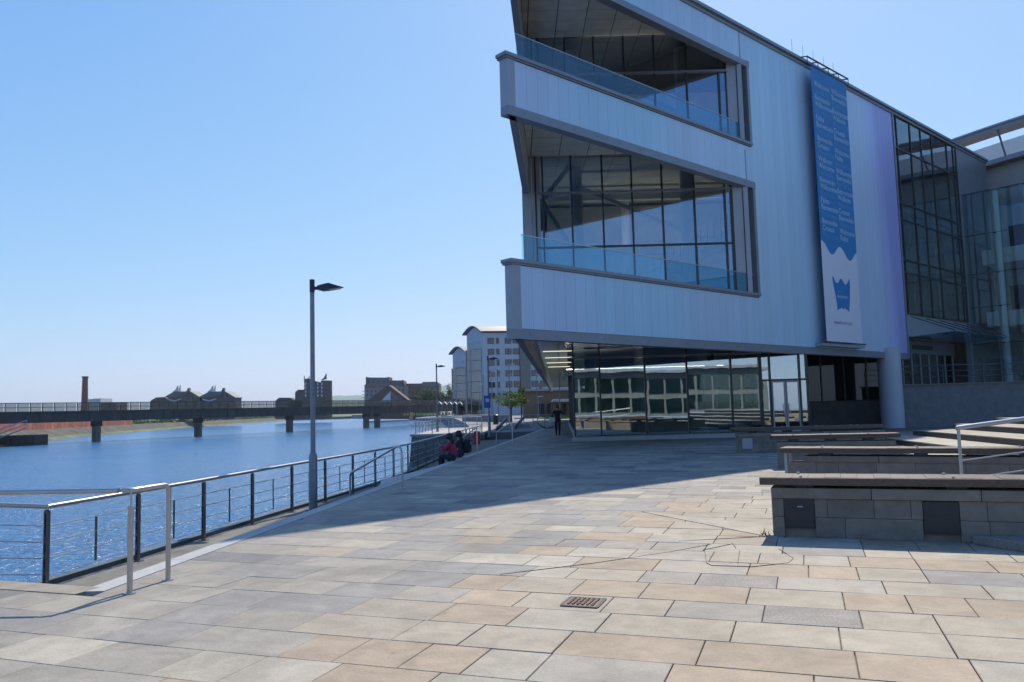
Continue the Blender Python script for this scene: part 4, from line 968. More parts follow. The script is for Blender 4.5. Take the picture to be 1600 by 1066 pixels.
b = MB(); b.box((p.x - .32, p.y - .22, .93), (.34, .12, .26)); b.build('body', M_white, bg_, bevel=.03); MB().tube([(p.x - .45, p.y - .22, 1.05), (p.x - .36, p.y - .2, 1.22), (p.x - .26, p.y - .21, 1.22), (p.x - .19, p.y - .22, 1.05)], .012, 6).build('strap', M_dark, bg_)
# two people sitting on the kerb, facing the river (local -X)
def sitter(lean, look, hood=0):
    J = {'pelvis': ((0, 0, .10), (.16, .13)), 'waist': ((-.02, 0, .26), (.15, .12)), 'chest': ((-.08 - lean, 0, .46), (.15, .18)), 'neck': ((-.12 - lean, 0, .60), .055), 'head': ((-.16 - lean, look, .70), (.085, .075)), 'crown': ((-.14 - lean, look, .80), (.07, .06)),
         'hl': ((-.05, -.10, .10), .10), 'kl': ((-.46, -.12, .16), .075), 'al': ((-.44, -.12, -.24), .05), 'tl': ((-.60, -.13, -.26), .035), 'hr': ((-.05, .10, .10), .10), 'kr': ((-.46, .12, .16), .075), 'ar': ((-.44, .12, -.24), .05), 'tr': ((-.60, .13, -.26), .035),
         'sl': ((-.09 - lean, -.18, .53), .07), 'el': ((-.30 - lean, -.22, .34), .052), 'wl': ((-.42 - lean, -.10, .46), .036), 'nl': ((-.43 - lean, -.04, .52), .03),
         'sr': ((-.09 - lean, .18, .53), .07), 'er': ((-.30 - lean, .22, .34), .052), 'wr': ((-.42 - lean, .10, .44), .036), 'nr': ((-.43 - lean, .05, .48), .03)}
    E_ = [('pelvis', 'waist', 0), ('waist', 'chest', 0), ('chest', 'neck', 0), ('neck', 'head', 2), ('head', 'crown', 2), ('pelvis', 'hl', 1), ('hl', 'kl', 1), ('kl', 'al', 1), ('al', 'tl', 1), ('pelvis', 'hr', 1), ('hr', 'kr', 1), ('kr', 'ar', 1), ('ar', 'tr', 1),
          ('chest', 'sl', 0), ('sl', 'el', 0), ('el', 'wl', 0), ('wl', 'nl', 2), ('chest', 'sr', 0), ('sr', 'er', 0), ('er', 'wr', 0), ('wr', 'nr', 2)]
    fingers(J, E_, 'nl', (-.6, 0, .5), (0, 1, 0), 2); fingers(J, E_, 'nr', (-.6, 0, .5), (0, 1, 0), 2)
    return J, E_
J, E_ = sitter(.03, -.02)
person('seated person in a crimson jacket with dark hair on the kerb', J, E_, [C_red, C_jean, SKIN], (KX(25.6) - .12, 25.6, .0), -.25, [((-.165, -.01, .77), .12, (1.05, .95, 1.05)), ((-.09, -.01, .64), .10, (.8, 1, 1.5))])
J, E_ = sitter(.0, .0)
person('seated person in dark clothes on the kerb beyond the crimson jacket', J, E_, [C_grey, C_jean, SKIN], (KX(27.0) - .12, 27.0, .02), -.2, [((-.13, 0, .78), .12, (1.05, .95, 1.1)), ((-.06, 0, .62), .09, (.8, 1, 1.6))])
bk = thing('backpack', 'dark backpack worn by the seated person in dark clothes', 'backpack', (KX(27) + .03, 26.97, .15))
b = MB(); b.box((KX(27) + .03, 26.97, .40), (.20, .32, .46), .1); b.build('body', C_blk, bk, bevel=.06); MB().box((KX(27) + .15, 26.95, .32), (.06, .24, .22), .1).build('pocket', C_grey, bk, bevel=.02)

# ------------------------------------------------------------------ trees
M_leaf = [mat('leaf_mid', (.13, .20, .04), .8, 0, .35, 1.5), mat('leaf_pale', (.27, .33, .07), .8, 0, .3, 1.5), mat('leaf_dark', (.05, .09, .025), .8, 0, .35, 1.5)]
M_bark = mat('bark', (.09, .07, .05), .9, 0, .2, 5)
def tree(label, base, trunk_h, crown_c, crown_r, n, leaf, ms, group, seed):
    rnd = random.Random(seed); t = thing('tree', label, 'tree', tuple(base), group); B = Vector(base); Cc = B + Vector(crown_c)
    b = MB(); b.tube([B, B + Vector((0, 0, trunk_h * .6)), Cc + Vector((0, 0, crown_r[2] * .4))], [.035 * crown_r[0] + .05, .03 * crown_r[0] + .04, .02], 8)
    clumps = []
    for i in range(26):
        d = Vector((rnd.gauss(0, 1), rnd.gauss(0, 1), rnd.gauss(0, 1))).normalized() * (rnd.random() ** .45); c = Cc + Vector((d.x * crown_r[0], d.y * crown_r[1], d.z * crown_r[2])); clumps.append((c, rnd.uniform(.22, .42)))
        if i % 3 == 0: b.tube([B + Vector((0, 0, trunk_h * rnd.uniform(.6, .95))), c], [.04, .012], 5)
    b.build('trunk', M_bark, t); b = MB()
    for i in range(n):
        c, r_ = rnd.choice(clumps); d = Vector((rnd.gauss(0, 1), rnd.gauss(0, 1), rnd.gauss(0, .8))) * .5; p = c + Vector((d.x * crown_r[0] * r_, d.y * crown_r[1] * r_, d.z * crown_r[2] * r_ * 1.1))
        a = Vector((rnd.gauss(0, 1), rnd.gauss(0, 1), rnd.gauss(0, .6))).normalized() * leaf * rnd.uniform(.6, 1.3); e = a.cross(Vector((rnd.gauss(0, 1), rnd.gauss(0, 1), rnd.gauss(0, 1)))).normalized() * leaf * .6
        b.face([p - a, p + e, p + a, p - e], rnd.randrange(len(ms)))
    b.build('crown', ms, t); return t
p = atY(799, 655, 100); tree('small pale green tree with thin trunk beside the promenade', (p.x, 100, -.06), 2.4, (0, 0, 2.9), (1.9, 1.7, .95), 2600, .10, [M_leaf[1], M_leaf[0], M_leaf[1]], 'trees along the promenade', 3)
p = atY(815, 655, 108); tree('slender pale green tree close behind the small promenade tree', (p.x, 108, -.06), 2.6, (0, 0, 3.1), (.9, .9, 1.5), 1200, .10, [M_leaf[1], M_leaf[0]], 'trees along the promenade', 4)
for k, (px, yt, w_) in enumerate(((650, 614, 3.6), (661, 612, 3.8), (672, 611, 3.8), (684, 612, 3.6), (697, 613, 3.4), (706, 607, 3.6))):
    top = atY(px, yt, 345 + k * 3); h = top.z + 1
    tree('bushy dark green tree in the row beyond the railway bridge', (top.x, 345 + k * 3, -.06), h * .35, (0, 0, h * .55), (w_, w_, h * .45), 1500, .38, [M_leaf[0], M_leaf[2], M_leaf[2]], 'trees beyond the bridge', 20 + k)

# scrub along the far left bank
rs = random.Random(9); b = MB()
for a_, c_ in zip(lb[2:5], lb[3:6]):
    L_ = math.hypot(c_[0] - a_[0], c_[1] - a_[1]); n_ = int(L_ * 9)
    for i in range(n_):
        u = rs.random(); x = a_[0] + (c_[0] - a_[0]) * u - 12 - rs.random() * 5; y = a_[1] + (c_[1] - a_[1]) * u
        if y < 335: continue
        h = 1.1 + .9 * math.sin(y * .13) + .5 * math.sin(y * .41); z = -.6 + rs.random() * max(.4, h + .9)
        w1 = Vector((rs.gauss(0, .35), rs.gauss(0, .35), rs.gauss(0, .3))); w2 = Vector((rs.gauss(0, .35), rs.gauss(0, .35), rs.gauss(0, .3))); p = Vector((x, y, z)); b.face([p - w1, p + w2, p + w1, p - w2], rs.randrange(2))
tag(b.build('bank_scrub', [M_leaf[2], M_leaf[0]]), 'dark green scrub along the far river bank', 'scrub', kind='stuff')

# ------------------------------------------------------------------ railway bridge
br = thing('railway_bridge', 'long dark railway bridge with glazed parapet crossing the river on stone piers', 'bridge', (-83, 210, WZ))
BP = [Vector((-150, 118, 0)), Vector((-121, 152, 0)), Vector((-97.7, 187, 0)), Vector((-83, 210, 0)), Vector((-66, 235, 0)), Vector((-47.7, 268, 0)), Vector((-30, 300, 0)), Vector((-8, 338, 0)), Vector((20, 380, 0))]
M_gird = mat('bridge_steel', (.045, .04, .038), .7, .1, .25, .5); M_pier = mat('bridge_pier', (.17, .155, .135), .9, 0, .25, .6, .3, 5)
def along(s0):
    acc = 0
    for a, c in zip(BP[:-1], BP[1:]):
        L_ = (c - a).length
        if s0 <= acc + L_: return a.lerp(c, (s0 - acc) / L_), (c - a).normalized()
        acc += L_
    return BP[-1].copy(), (BP[-1] - BP[-2]).normalized()
LEN = sum((c - a).length for a, c in zip(BP[:-1], BP[1:]))
def bseg(s0, s1, o0, o1, z0, z1, nm, m_, par):
    a, d0 = along(s0); c, d1 = along(s1); n0 = Vector((-d0.y, d0.x, 0)); n1 = Vector((-d1.y, d1.x, 0))
    P = [a + n0 * o0, c + n1 * o0, c + n1 * o1, a + n0 * o1]
    return MB().hexa([(p.x, p.y, z0) for p in P] + [(p.x, p.y, z1) for p in P]).build(nm, m_, par)
s = 0; gd = None
while s < LEN - 8:
    g_ = bseg(s, s + 8, -4, 4, 1.35, 3.45, 'girder', M_gird, br); gd = gd or g_
    bseg(s, s + 8, -4.3, 4.3, 3.452, 3.7, 'deck_edge', M_gird, br)
    for k in range(3): bseg(s + k * 2.67 + .1, s + k * 2.67 + .3, 4.0, 4.14, 1.5, 3.44, 'stiffener', M_gird, g_); bseg(s + k * 2.67 + .1, s + k * 2.67 + .3, -4.14, -4.0, 1.5, 3.44, 'stiffener', M_gird, g_)
    s += 8
M_scr = glass('bridge_screen', (.62, .63, .62), (.4, .42, .45), .1, 0, .08)
pa = bseg(55, 60, -4.16, -4.04, 3.702, 3.78, 'parapet', M_gird, br)
s = 55
while s < LEN - 8:
    for off in (-4.1,):
        bseg(s, s + .16, off - .06, off + .06, 3.78, 5.6, 'post', M_gird, pa)
        bseg(s + .17, s + 2.33, off - .01, off + .01, 3.80, 5.5, 'pane', M_scr, pa)
    bseg(s, s + 2.5, -4.19, -4.01, 5.52, 5.68, 'top_rail', M_gird, pa); bseg(s, s + 2.5, -4.14, -4.06, 4.62, 4.72, 'mid_rail', M_gird, pa); bseg(s, s + 2.5, 4.0, 4.2, 3.702, 3.9, 'rear_parapet', M_gird, br)
    s += 2.5
for s0 in (55,): bseg(s0 - 55, s0, -4.19, -4.01, 3.702, 4.6, 'solid_parapet', M_gird, br)
for P in BP[2:6]:
    d = Vector((.56, .83, 0)); n_ = Vector((-.83, .56, 0)); 
    for k in ((0,) if P.y < 260 else (-2.6, 2.6)):
        q = P + d * k; W_ = .62 if P.y < 260 else .6
        f = [q + d * W_ - n_ * .85, q + d * W_ + n_ * .85, q - d * W_ + n_ * .85, q - d * W_ - n_ * .85]
        pi_ = MB().prism([(v_.x, v_.y) for v_ in f], WZ - 2, .2).build('pier', M_pier, br)
        f = [q + d * (W_ + .25) - n_ * 1.0, q + d * (W_ + .25) + n_ * 1.0, q - d * (W_ + .25) + n_ * 1.0, q - d * (W_ + .25) - n_ * 1.0]
        MB().prism([(v_.x, v_.y) for v_ in f], .202, 1.34).build('pier_head', M_gird, pi_)

# ------------------------------------------------------------------ far bank: fence, gangway, houses
fn = thing('site_fence', 'long orange red mesh fence on the far river bank under the bridge', 'fence', (-130, 220, -.6))
M_orange = mat('orange_mesh', (.30, .085, .05), .8, 0, .4, 1.2)
s = 0
for a, c in zip(lb[1:4], lb[2:5]):
    a = Vector((a[0] - 9.4, a[1] - 1.4, -.6)); c = Vector((c[0] - 9.4, c[1] - 1.4, -.6)); n = int((c - a).length / 4.2)
    for i in range(n):
        if a.lerp(c, i / n).y > 330: continue
        p1 = a.lerp(c, i / n); p2 = a.lerp(c, (i + .94) / n); d = (p2 - p1).normalized(); nn = Vector((d.y, -d.x, 0)) * .05
        MB().hexa([p1, p2, p2 + nn, p1 + nn, p1 + Vector((0, 0, 2.0)), p2 + Vector((0, 0, 2.0)), p2 + nn + Vector((0, 0, 2.0)), p1 + nn + Vector((0, 0, 2.0))]).build('panel', M_orange, fn)
        MB().tube([p1 - Vector((.15, 0, .6)), p1 + Vector((-.15, 0, 2.1))], .09, 5).build('post', M_pier, fn)
# old timber pier stumps and gangway at the left
tp = thing('timber_jetty', 'dark timber jetty at the far bank below the gangway', 'jetty', (-100, 160, WZ))
for k, (x0, x1) in enumerate(((-40, 20), (24, 36), (37, 58))):
    a = atY(x0, 690, 172); c = atY(x1, 690, 172)
    MB().hexa([(a.x, 171, WZ - 1), (c.x, 171, WZ - 1), (c.x, 176, WZ - 1), (a.x, 176, WZ - 1), (a.x, 171, -1.2), (c.x, 171, -1.2), (c.x, 176, -1.2), (a.x, 176, -1.2)]).build('pile_wall', M_gird, tp)
gw = thing('gangway', 'pale metal gangway with lattice handrails sloping down to the jetty', 'gangway', (-105, 165, -1))
for dy in (0, 2.2):
    a = atY(-40, 700, 160 + dy); c = atY(42, 668, 160 + dy); a2 = atY(-40, 684, 160 + dy); c2 = atY(42, 657, 160 + dy)
    for u, w_ in ((a, c), (a2, c2), (a.lerp(a2, .5), c.lerp(c2, .5))): MB().tube([u, w_], .10, 6).build('rail', M_lgrey, gw)
    for i in range(11):
        w_ = i / 10; MB().tube([a.lerp(c, w_), a2.lerp(c2, w_)], .05, 5).build('post', M_lgrey, gw)
MB().hexa([atY(-40, 701, 160), atY(42, 669, 160), atY(42, 669, 162.2), atY(-40, 701, 162.2), atY(-40, 700, 160), atY(42, 668, 160), atY(42, 668, 162.2), atY(-40, 700, 162.2)]).build('deck', M_gird, gw)

M_brick = mat('brown_brick', (.14, .085, .065), .9, 0, .15, .6); M_brickd = mat('dark_brick', (.09, .075, .07), .9, 0, .15, .6); M_roof = mat('slate_roof', (.11, .12, .135), .6, 0, .15, .5)
M_beige = mat('beige_wall', (.26, .22, .19), .9, 0, .1, .4); M_redb = mat('red_brick', (.20, .065, .05), .9, 0, .15, .6); M_orb = mat('orange_brick', (.27, .13, .08), .9, 0, .15, .6); M_win = mat('dark_window', (.03, .04, .055), .15, 0, .1); M_pale = mat('pale_render', (.55, .55, .55), .8, 0, .05)
def out(pts, Y, dep, nm, m_, par):               # a solid with the given front outline (surveyed) and real depth
    P = [atY(x, y, Y) for x, y in pts]; b = MB(); n = len(P); i = 0
    b.v += P + [p + Vector((0, dep, 0)) for p in P]
    b.f.append(tuple(range(n))); b.f.append(tuple(range(2 * n - 1, n - 1, -1))); b.m += [0, 0]
    for k in range(n): b.f.append((k, (k + 1) % n, n + (k + 1) % n, n + k)); b.m.append(0)
    return b.build(nm, m_, par)
def far(name, label, px, Y, z=-1.2, group=None): q = atY(px, 640, Y); return thing(name, label, 'building', (q.x, Y, z), group)
def wins(par, xs, ys, w_, h_, Y, m_=M_win):
    for x in xs:
        for y in ys: out([(x, y), (x + w_, y), (x + w_, y + h_), (x, y + h_)], Y - .25, .2, 'window', m_, par)
# chimney and shed
ch = thing('brick_chimney', 'tall tapering red brick factory chimney beyond the bridge', 'chimney', (atY(132, 640, 420).x, 420, -1.2))
c0 = atY(132, 650, 420); c0.z = -1.2; ct = atY(132.5, 591, 420)
MB().tube([c0, (c0.x, 420, ct.z)], [2.0, 1.35], 14).build('shaft', M_redb, ch, smooth=True); MB().tube([(c0.x, 420, ct.z), (c0.x, 420, ct.z + .9)], [1.6, 1.65], 14).build('crown', M_brickd, ch)
f = far('flat_shed', 'pale flat roofed shed beside the brick chimney', 148, 410); w_ = out([(138, 655), (138, 624), (157, 622.5), (157, 655)], 410, 12, 'wall', M_pale, f); out([(157.2, 655), (157.2, 629), (181, 629), (181, 655)], 410, 12, 'annex', M_brickd, f)
for dx, nm in ((0, 'brown brick house with swept horn shaped roof finials nearest the chimney'), (54.5, 'brown brick house with swept horn shaped roof finials beside its twin')):
    f = far('riverside_house', nm, 275 + dx, 430); X = lambda l: [(a + dx, c) for a, c in l]
    if dx == 0: out(X([(235, 655), (235, 626.5), (244, 621), (258, 620.5), (262, 626), (262, 655)]), 433, 9, 'wing', M_brickd, f)
    wl_ = out(X([(262, 655), (262, 620.5), (294, 612.5), (312, 622), (312, 655)]), 430, 11, 'wall', M_brickd, f)
    rf = out(X([(257, 620), (272, 612), (294.5, 611.5), (291, 616), (286, 618.5), (263, 621)]), 429.4, 12, 'roof', M_roof, f)
    out(X([(294, 612), (296, 610.8), (313, 621), (312, 622.2)]), 429.4, 12, 'roof', M_roof, f)
    out(X([(268.5, 612.5), (274, 609), (277.5, 602.5), (278.2, 602.5), (278.6, 611.5)]), 431, .8, 'finial', M_pale, rf); out(X([(278.7, 611.5), (281.3, 602), (282, 602), (281.8, 611.5)]), 431, .8, 'finial', M_pale, rf)
    out(X([(291, 612), (293, 607), (295.5, 606), (296, 611.5)]), 432, 2, 'chimney', M_roof, rf)
    out(X([(262, 623), (272, 626), (283, 622.5), (283, 624), (272, 627.5), (262, 625)]), 429.6, .5, 'balcony', M_pale, f)
    wins(f, [297 + dx, 303 + dx], [617], 3.2, 8, 430); wins(f, [265 + dx, 272 + dx, 279 + dx], [621.5], 4, 2, 430)
f = far('riverside_tower', 'brown brick tower block with round stair tower and pointed finial', 492, 470)
out([(430, 655), (430, 626.5), (436, 621.5), (452, 621.5), (461, 626), (461, 655)], 474, 9, 'wing', M_brickd, f); out([(461, 655), (461, 613), (466, 609), (476, 609), (476, 655)], 470, 10, 'wing', M_brickd, f)
out([(475.2, 655), (475.2, 593), (482, 591), (486, 594.5), (497, 597), (503, 598), (503, 655)], 470.2, 11, 'wall', M_brickd, f); out([(474.5, 594), (474.8, 587), (475.6, 587), (477, 592)], 470, 1, 'finial', M_pale, f); out([(482, 591.5), (482.4, 587.2), (483.2, 587.2), (484, 592.5)], 470, 1, 'finial', M_pale, f)
q = atY(510.5, 650, 473); qt = atY(510.5, 595, 473); ty = MB().tube([(q.x, 473, -1.2), (q.x, 473, qt.z)], 3.3, 18).build('stair_tower', M_brick, f, smooth=True); MB().tube([(q.x, 473, qt.z), (q.x, 473, qt.z + .8)], [3.5, 1.4], 18).build('tower_roof', M_pale, ty)
out([(501, 594), (506, 590.5), (509.4, 583.6), (510, 583.6), (510.2, 594)], 473, .8, 'finial', M_roof, f)
wins(f, [476.5, 495.5, 501.8], [598, 604, 610, 616], 2, 4, 470, M_pale); wins(f, [488], [600, 606, 612, 618], 3, 3, 470)
f = far('brick_warehouse', 'long brown brick riverside apartment range with stepped gables and slate roofs', 610, 480)
out([(569.5, 655), (569.5, 601), (607, 601), (607, 655)], 480, 16, 'wall', M_beige, f); out([(572, 601), (572, 590), (607, 590), (607, 601)], 480.3, 14, 'roof', M_roof, f)
for x in (571.5, 606): out([(x, 602), (x, 589), (x + 1.5, 589), (x + 1.5, 602)], 479.8, 14, 'gable', M_brick, f)
out([(569.4, 606.5), (569.4, 601.6), (607.2, 601.6), (607.2, 606.5)], 479.7, .3, 'brick_band', M_orb, f)
out([(607, 655), (607, 603), (637, 604), (637, 655)], 482, 14, 'wall', M_beige, f); out([(607.5, 603), (608, 594.5), (628, 594.5), (632, 604)], 482.3, 13, 'roof', M_roof, f); out([(627, 604), (628, 593.5), (630.5, 594.5), (633, 604)], 481.8, 12, 'gable', M_brick, f)
out([(632, 655), (632, 599.5), (686.5, 599), (686.5, 655)], 486, 14, 'wall', M_brick, f); out([(659, 600), (660, 597), (683, 596.5), (687, 603), (659, 604)], 485.8, 12, 'roof', M_roof, f)
wins(f, [573, 579, 586, 593, 600], [610, 616], 2.2, 3, 480); wins(f, [575, 583, 591, 599], [595], 1.6, 3, 480.2); wins(f, [611, 617, 623, 629], [608, 614], 2, 3, 482); wins(f, [638, 645, 652, 660, 667, 674, 681], [604, 611], 2, 3.4, 486)
for y in (611, 616, 621): out([(565.5, y), (569.4, y), (569.4, y + .8), (565.5, y + .8)], 480.5, 3, 'balcony', M_grey, f)
f = far('gabled_boathouse', 'dark red pitched roof building with a white triangular gable before the apartments', 608, 440)
out([(572, 655), (572, 627), (607, 601.5), (640, 627), (640, 655)], 440, 14, 'roof', mat('brown_tiles', (.10, .045, .04), .8, 0, .15, .5), f); out([(594, 628), (610.2, 611), (610.4, 628)], 439.6, .4, 'gable_panel', M_pale, f); out([(611.5, 628), (611.5, 612), (614, 614), (628, 626), (628, 628)], 439.6, .4, 'gable_glass', M_win, f)
# hills
M_hill = mat('hill', (.10, .15, .10), 1, 0, .2, .004)
def hill(x0, x1, prof, Y):
    b = MB(); n = 40; rows_ = []
    for j, (dy, k) in enumerate(((0, 0.), (400, .7), (900, 1.), (1800, .6))):
        r_ = []
        for i in range(n + 1):
            x = x0 + (x1 - x0) * i / n; yy = prof(i / n); p = atY(x, yy, Y + dy); g = max(0, p.z) * k + random.uniform(-3, 3) * k; r_.append(len(b.v)); b.v.append(Vector((p.x, Y + dy, -2 + g)))
        rows_.append(r_)
    for a, c in zip(rows_[:-1], rows_[1:]):
        for i in range(n): b.f.append((a[i], a[i + 1], c[i + 1], c[i])); b.m.append(0)
    tag(b.build('hill', M_hill, smooth=True), kind='structure')
hill(440, 660, lambda u: 634 - 17 * math.sin(u * math.pi) ** 1.5 - 1.0 * math.sin(u * 23), 4000)
hill(640, 900, lambda u: 625 - 26 * math.sin(min(1, u * 1.25 + .1) * math.pi) ** 1.2 - .7 * math.sin(u * 31), 5200)
hill(-400, 330, lambda u: 646 - 4 * math.sin(u * math.pi) - .7 * math.sin(u * 40), 6000)

# ------------------------------------------------------------------ office block, pavilion, lawn, far lamps
M_offw = mat('office_render', (.50, .51, .53), .8, 0, .05, .3); M_offg = glass('office_glass', (.08, .10, .12), (.5, .56, .64), .02, .05, .16); M_offr = mat('office_roof', (.16, .17, .19), .5, .2, .1, .4)
def office(label, corner_px, Y, fw, gw_, H_, n_cols, n_rows, seed):
    c = atY(corner_px, 640, Y); C0 = Vector((c.x, Y, -.1)); e = Vector((.985, .17, 0)); f = Vector((-.40, .9165, 0)) * -1; f = Vector((-.55, .835, 0))
    t = thing('office_block', label, 'building', tuple(C0))
    def P(a, d, z): q = C0 + e * a + f * d; return Vector((q.x, q.y, z))
    def hx(a0, a1, d0, d1, z0, z1, nm, m_, par=t): return MB().hexa([P(a0, d0, z0), P(a1, d0, z0), P(a1, d1, z0), P(a0, d1, z0), P(a0, d0, z1), P(a1, d0, z1), P(a1, d1, z1), P(a0, d1, z1)]).build(nm, m_, par)
    wall = hx(0, fw, 0, gw_, -.1, H_, 'wall', M_offw)
    # barrel roof, axis along e
    b = MB(); n = 12; prev = None
    for k in range(n + 1):
        u = k / n; d = -0.8 + (gw_ + 1.6) * u; z = H_ + .1 + 2.1 * math.sin(u * math.pi); i = len(b.v); b.v += [P(-1.0, d, z), P(fw + .6, d, z), P(-1.0, d, z + .35), P(fw + .6, d, z + .35)]
        if prev is not None:
            for q in ((0, 1), (1, 3), (3, 2), (2, 0)): b.f.append((prev + q[0], prev + q[1], i + q[1], i + q[0])); b.m.append(0)
        prev = i
    b.build('roof', M_offr, t)
    b = MB(); pts = [P(.02, 0, H_)] + [P(.02, gw_ * k / 10, H_ + 2.0 * math.sin(k / 10 * math.pi)) for k in range(11)] + [P(.02, gw_, H_)]
    pf = [p - e * .03 for p in pts]; b.face(pf); b.build('gable', M_offw, t)
    # bowed glass bay on the gable end
    M_bay = MATS.get('bay_glass') or glass('bay_glass', (.10, .12, .14), (.55, .62, .70), .05, .05, .30)
    bay = hx(-.25, -.02, .6, gw_ - .6, H_ - 4.6, H_ - 4.2, 'bay_head', M_offw); m_ = 9
    for k in range(m_):
        d0 = .9 + (gw_ - 1.8) * k / m_; d1 = .9 + (gw_ - 1.8) * (k + 1) / m_; o0 = 2.2 * math.sin(k / m_ * math.pi); o1 = 2.2 * math.sin((k + 1) / m_ * math.pi)
        for r_ in range(6):
            z0 = .4 + (H_ - 5.2) * r_ / 6; z1 = .4 + (H_ - 5.2) * (r_ + 1) / 6 - .12
            MB().hexa([P(-.1 - o0, d0, z0), P(-.1 - o1, d1, z0), P(-.05 - o1, d1, z0), P(-.05 - o0, d0, z0), P(-.1 - o0, d0, z1), P(-.1 - o1, d1, z1), P(-.05 - o1, d1, z1), P(-.05 - o0, d0, z1)]).build('pane', M_bay, bay)
        if k % 3 == 0: MB().tube([P(-.16 - o0, d0, 0), P(-.16 - o0, d0, H_ - 4.6)], .14, 6).build('mullion', M_lgrey, bay)
    for k in range(5): d0 = 1.5 + (gw_ - 3.6) * k / 4; hx(-.08, .03, d0, d0 + .9, H_ - 3.2, H_ - 2.3, 'window', M_lgrey)
    for r_ in range(n_rows):
        for k, a in enumerate(n_cols):
            w_ = 1.9 if k != 1 else .8; z = H_ - 3.3 - r_ * (H_ - 2.5) / (n_rows + .7)
            wn_ = hx(a, a + w_, -.12, .03, z, z + 1.75, 'window', M_frame); hx(a + .12, a + w_ / 2 - .05, -.14, -.121, z + .12, z + 1.63, 'pane', M_offg, wn_); hx(a + w_ / 2 + .05, a + w_ - .12, -.14, -.121, z + .12, z + 1.63, 'pane', M_offg, wn_)
    return t, hx
t1, hx1 = office('white office block with arched roof and bowed glass bay next to the concert hall', 757, 236, 30, 9.5, 24.4, (1.4, 4.0, 6.6, 9.0, 14.5, 17, 20, 23), 6, 1)
hx1(10.9, 14.0, -.35, .02, 0, 21, 'dark_glass_strip', M_offg)
office('white office block with arched roof and bowed glass bay standing behind its taller twin', 731, 262, 22, 9.5, 20.4, (2, 4.5, 7, 10), 5, 2)
M_pav = mat('pavilion_brick', (.26, .17, .11), .85, 0, .12, 1)
f = far('brick_pavilion', 'low brown brick pavilion with flat roof and slatted awning beyond the lawn', 860, 135, -.06)
wp = out([(818, 657), (818, 611), (915, 609), (915, 657)], 135, 14, 'wall', M_pav, f); out([(815, 611.5), (815, 608.5), (917, 606.5), (917, 609.5)], 134.2, 16, 'roof', M_lgrey, f); out([(842, 611), (842, 599), (847, 599), (847, 611)], 136, 2, 'vent_stack', M_pav, f)
for i in range(12): out([(862 + i * 3.4, 628), (865 + i * 3.4, 623.5), (866.3 + i * 3.4, 623.5), (863.3 + i * 3.4, 628)], 132, 3, 'awning_slat', M_white, f)
wins(f, [839, 846, 855, 880, 892], [631], 4.5, 16, 135)
o = MB().prism([(4.3, 112), (60, 112), (60, 134), (4.0, 134)], -.05, .10).build('lawn', M_grass); tag(o, kind='structure')
lw = random.Random(5); b = MB()
for i in range(5000):
    x = lw.uniform(4.4, 13); y = lw.uniform(112, 133); h = lw.uniform(.04, .10); b.face([(x, y, .1), (x + .04, y, .1), (x + lw.uniform(-.03, .05), y + .02, .1 + h)])
tag(b.build('lawn_grass', M_grass), 'short green grass on the lawn before the brick pavilion', 'grass', kind='stuff')
# slender white-headed lamps further along
def far_lamp(px, yt, Y, side, label):
    p = atY(px, yt, Y); t = thing('street_lamp', label, 'street lamp', (p.x, Y, -.06), 'slender far street lamps')
    MB().tube([(p.x, Y, -.06), (p.x, Y, p.z)], [.07, .04], 8).build('pole', M_lamp, t); MB().hexa([(p.x - .1 * side, Y - .12, p.z - .03), (p.x + .75 * side, Y - .12, p.z + .02), (p.x + .75 * side, Y + .12, p.z + .02), (p.x - .1 * side, Y + .12, p.z - .03), (p.x - .1 * side, Y - .1, p.z + .06), (p.x + .75 * side, Y - .06, p.z + .09), (p.x + .75 * side, Y + .06, p.z + .09), (p.x - .1 * side, Y + .1, p.z + .06)]).build('lamp_head', M_white, t)
lab = 'slender street lamp with small white head rising before the white office blocks'
for px, yt, Y, sd2 in ((755, 586, 120, 1), (749, 601, 150, 1), (767, 581, 112, 1), (769, 597, 140, 1), (777, 576, 104, 1), (795, 570, 96, 1)): far_lamp(px, yt, Y, sd2, lab)
for px, yt, Y, sd2 in ((838, 586, 105, 1), (841, 620, 120, 1), (873, 577, 92, 1)): far_lamp(px, yt, Y, sd2, 'slender street lamp with small white head rising before the brick pavilion')
# wavy roofed shelter and yellow barriers near the bridge end
sh = thing('wavy_shelter', 'open shelter with scalloped white roof by the end of the railway bridge', 'shelter', (atY(700, 640, 190).x, 190, -.06))
for k in range(5):
    a = atY(682 + k * 8, 632, 190); c = atY(689.5 + k * 8, 632.5, 190); b = MB(); prev = None
    for i in range(9):
        u = i / 8; p = a.lerp(c, u) + Vector((0, 0, .55 * math.sin(u * math.pi))); n0 = len(b.v); b.v += [p, p + Vector((0, 3, 0)), p + Vector((0, 0, .12)), p + Vector((0, 3, .12))]
        if prev is not None:
            for q in ((0, 1), (1, 3), (3, 2), (2, 0)): b.f.append((prev + q[0], prev + q[1], n0 + q[1], n0 + q[0])); b.m.append(0)
        prev = n0
    b.build('roof_scallop', M_white, sh); MB().tube([(a.x, 191.5, -.06), (a.x, 191.5, a.z)], .08, 6).build('post', M_lamp, sh)
yb = thing('yellow_barrier', 'row of yellow barriers on the quay under the bridge', 'barrier', (atY(670, 650, 330).x, 330, -.06))
M_yel = mat('yellow_paint', (.5, .38, .05), .6)
for i in range(16): p = atY(632 + i * 5, 652, 345 - i * 3); MB().box((p.x, p.y, .45), (.8, .1, .9)).build('panel', M_yel, yb)
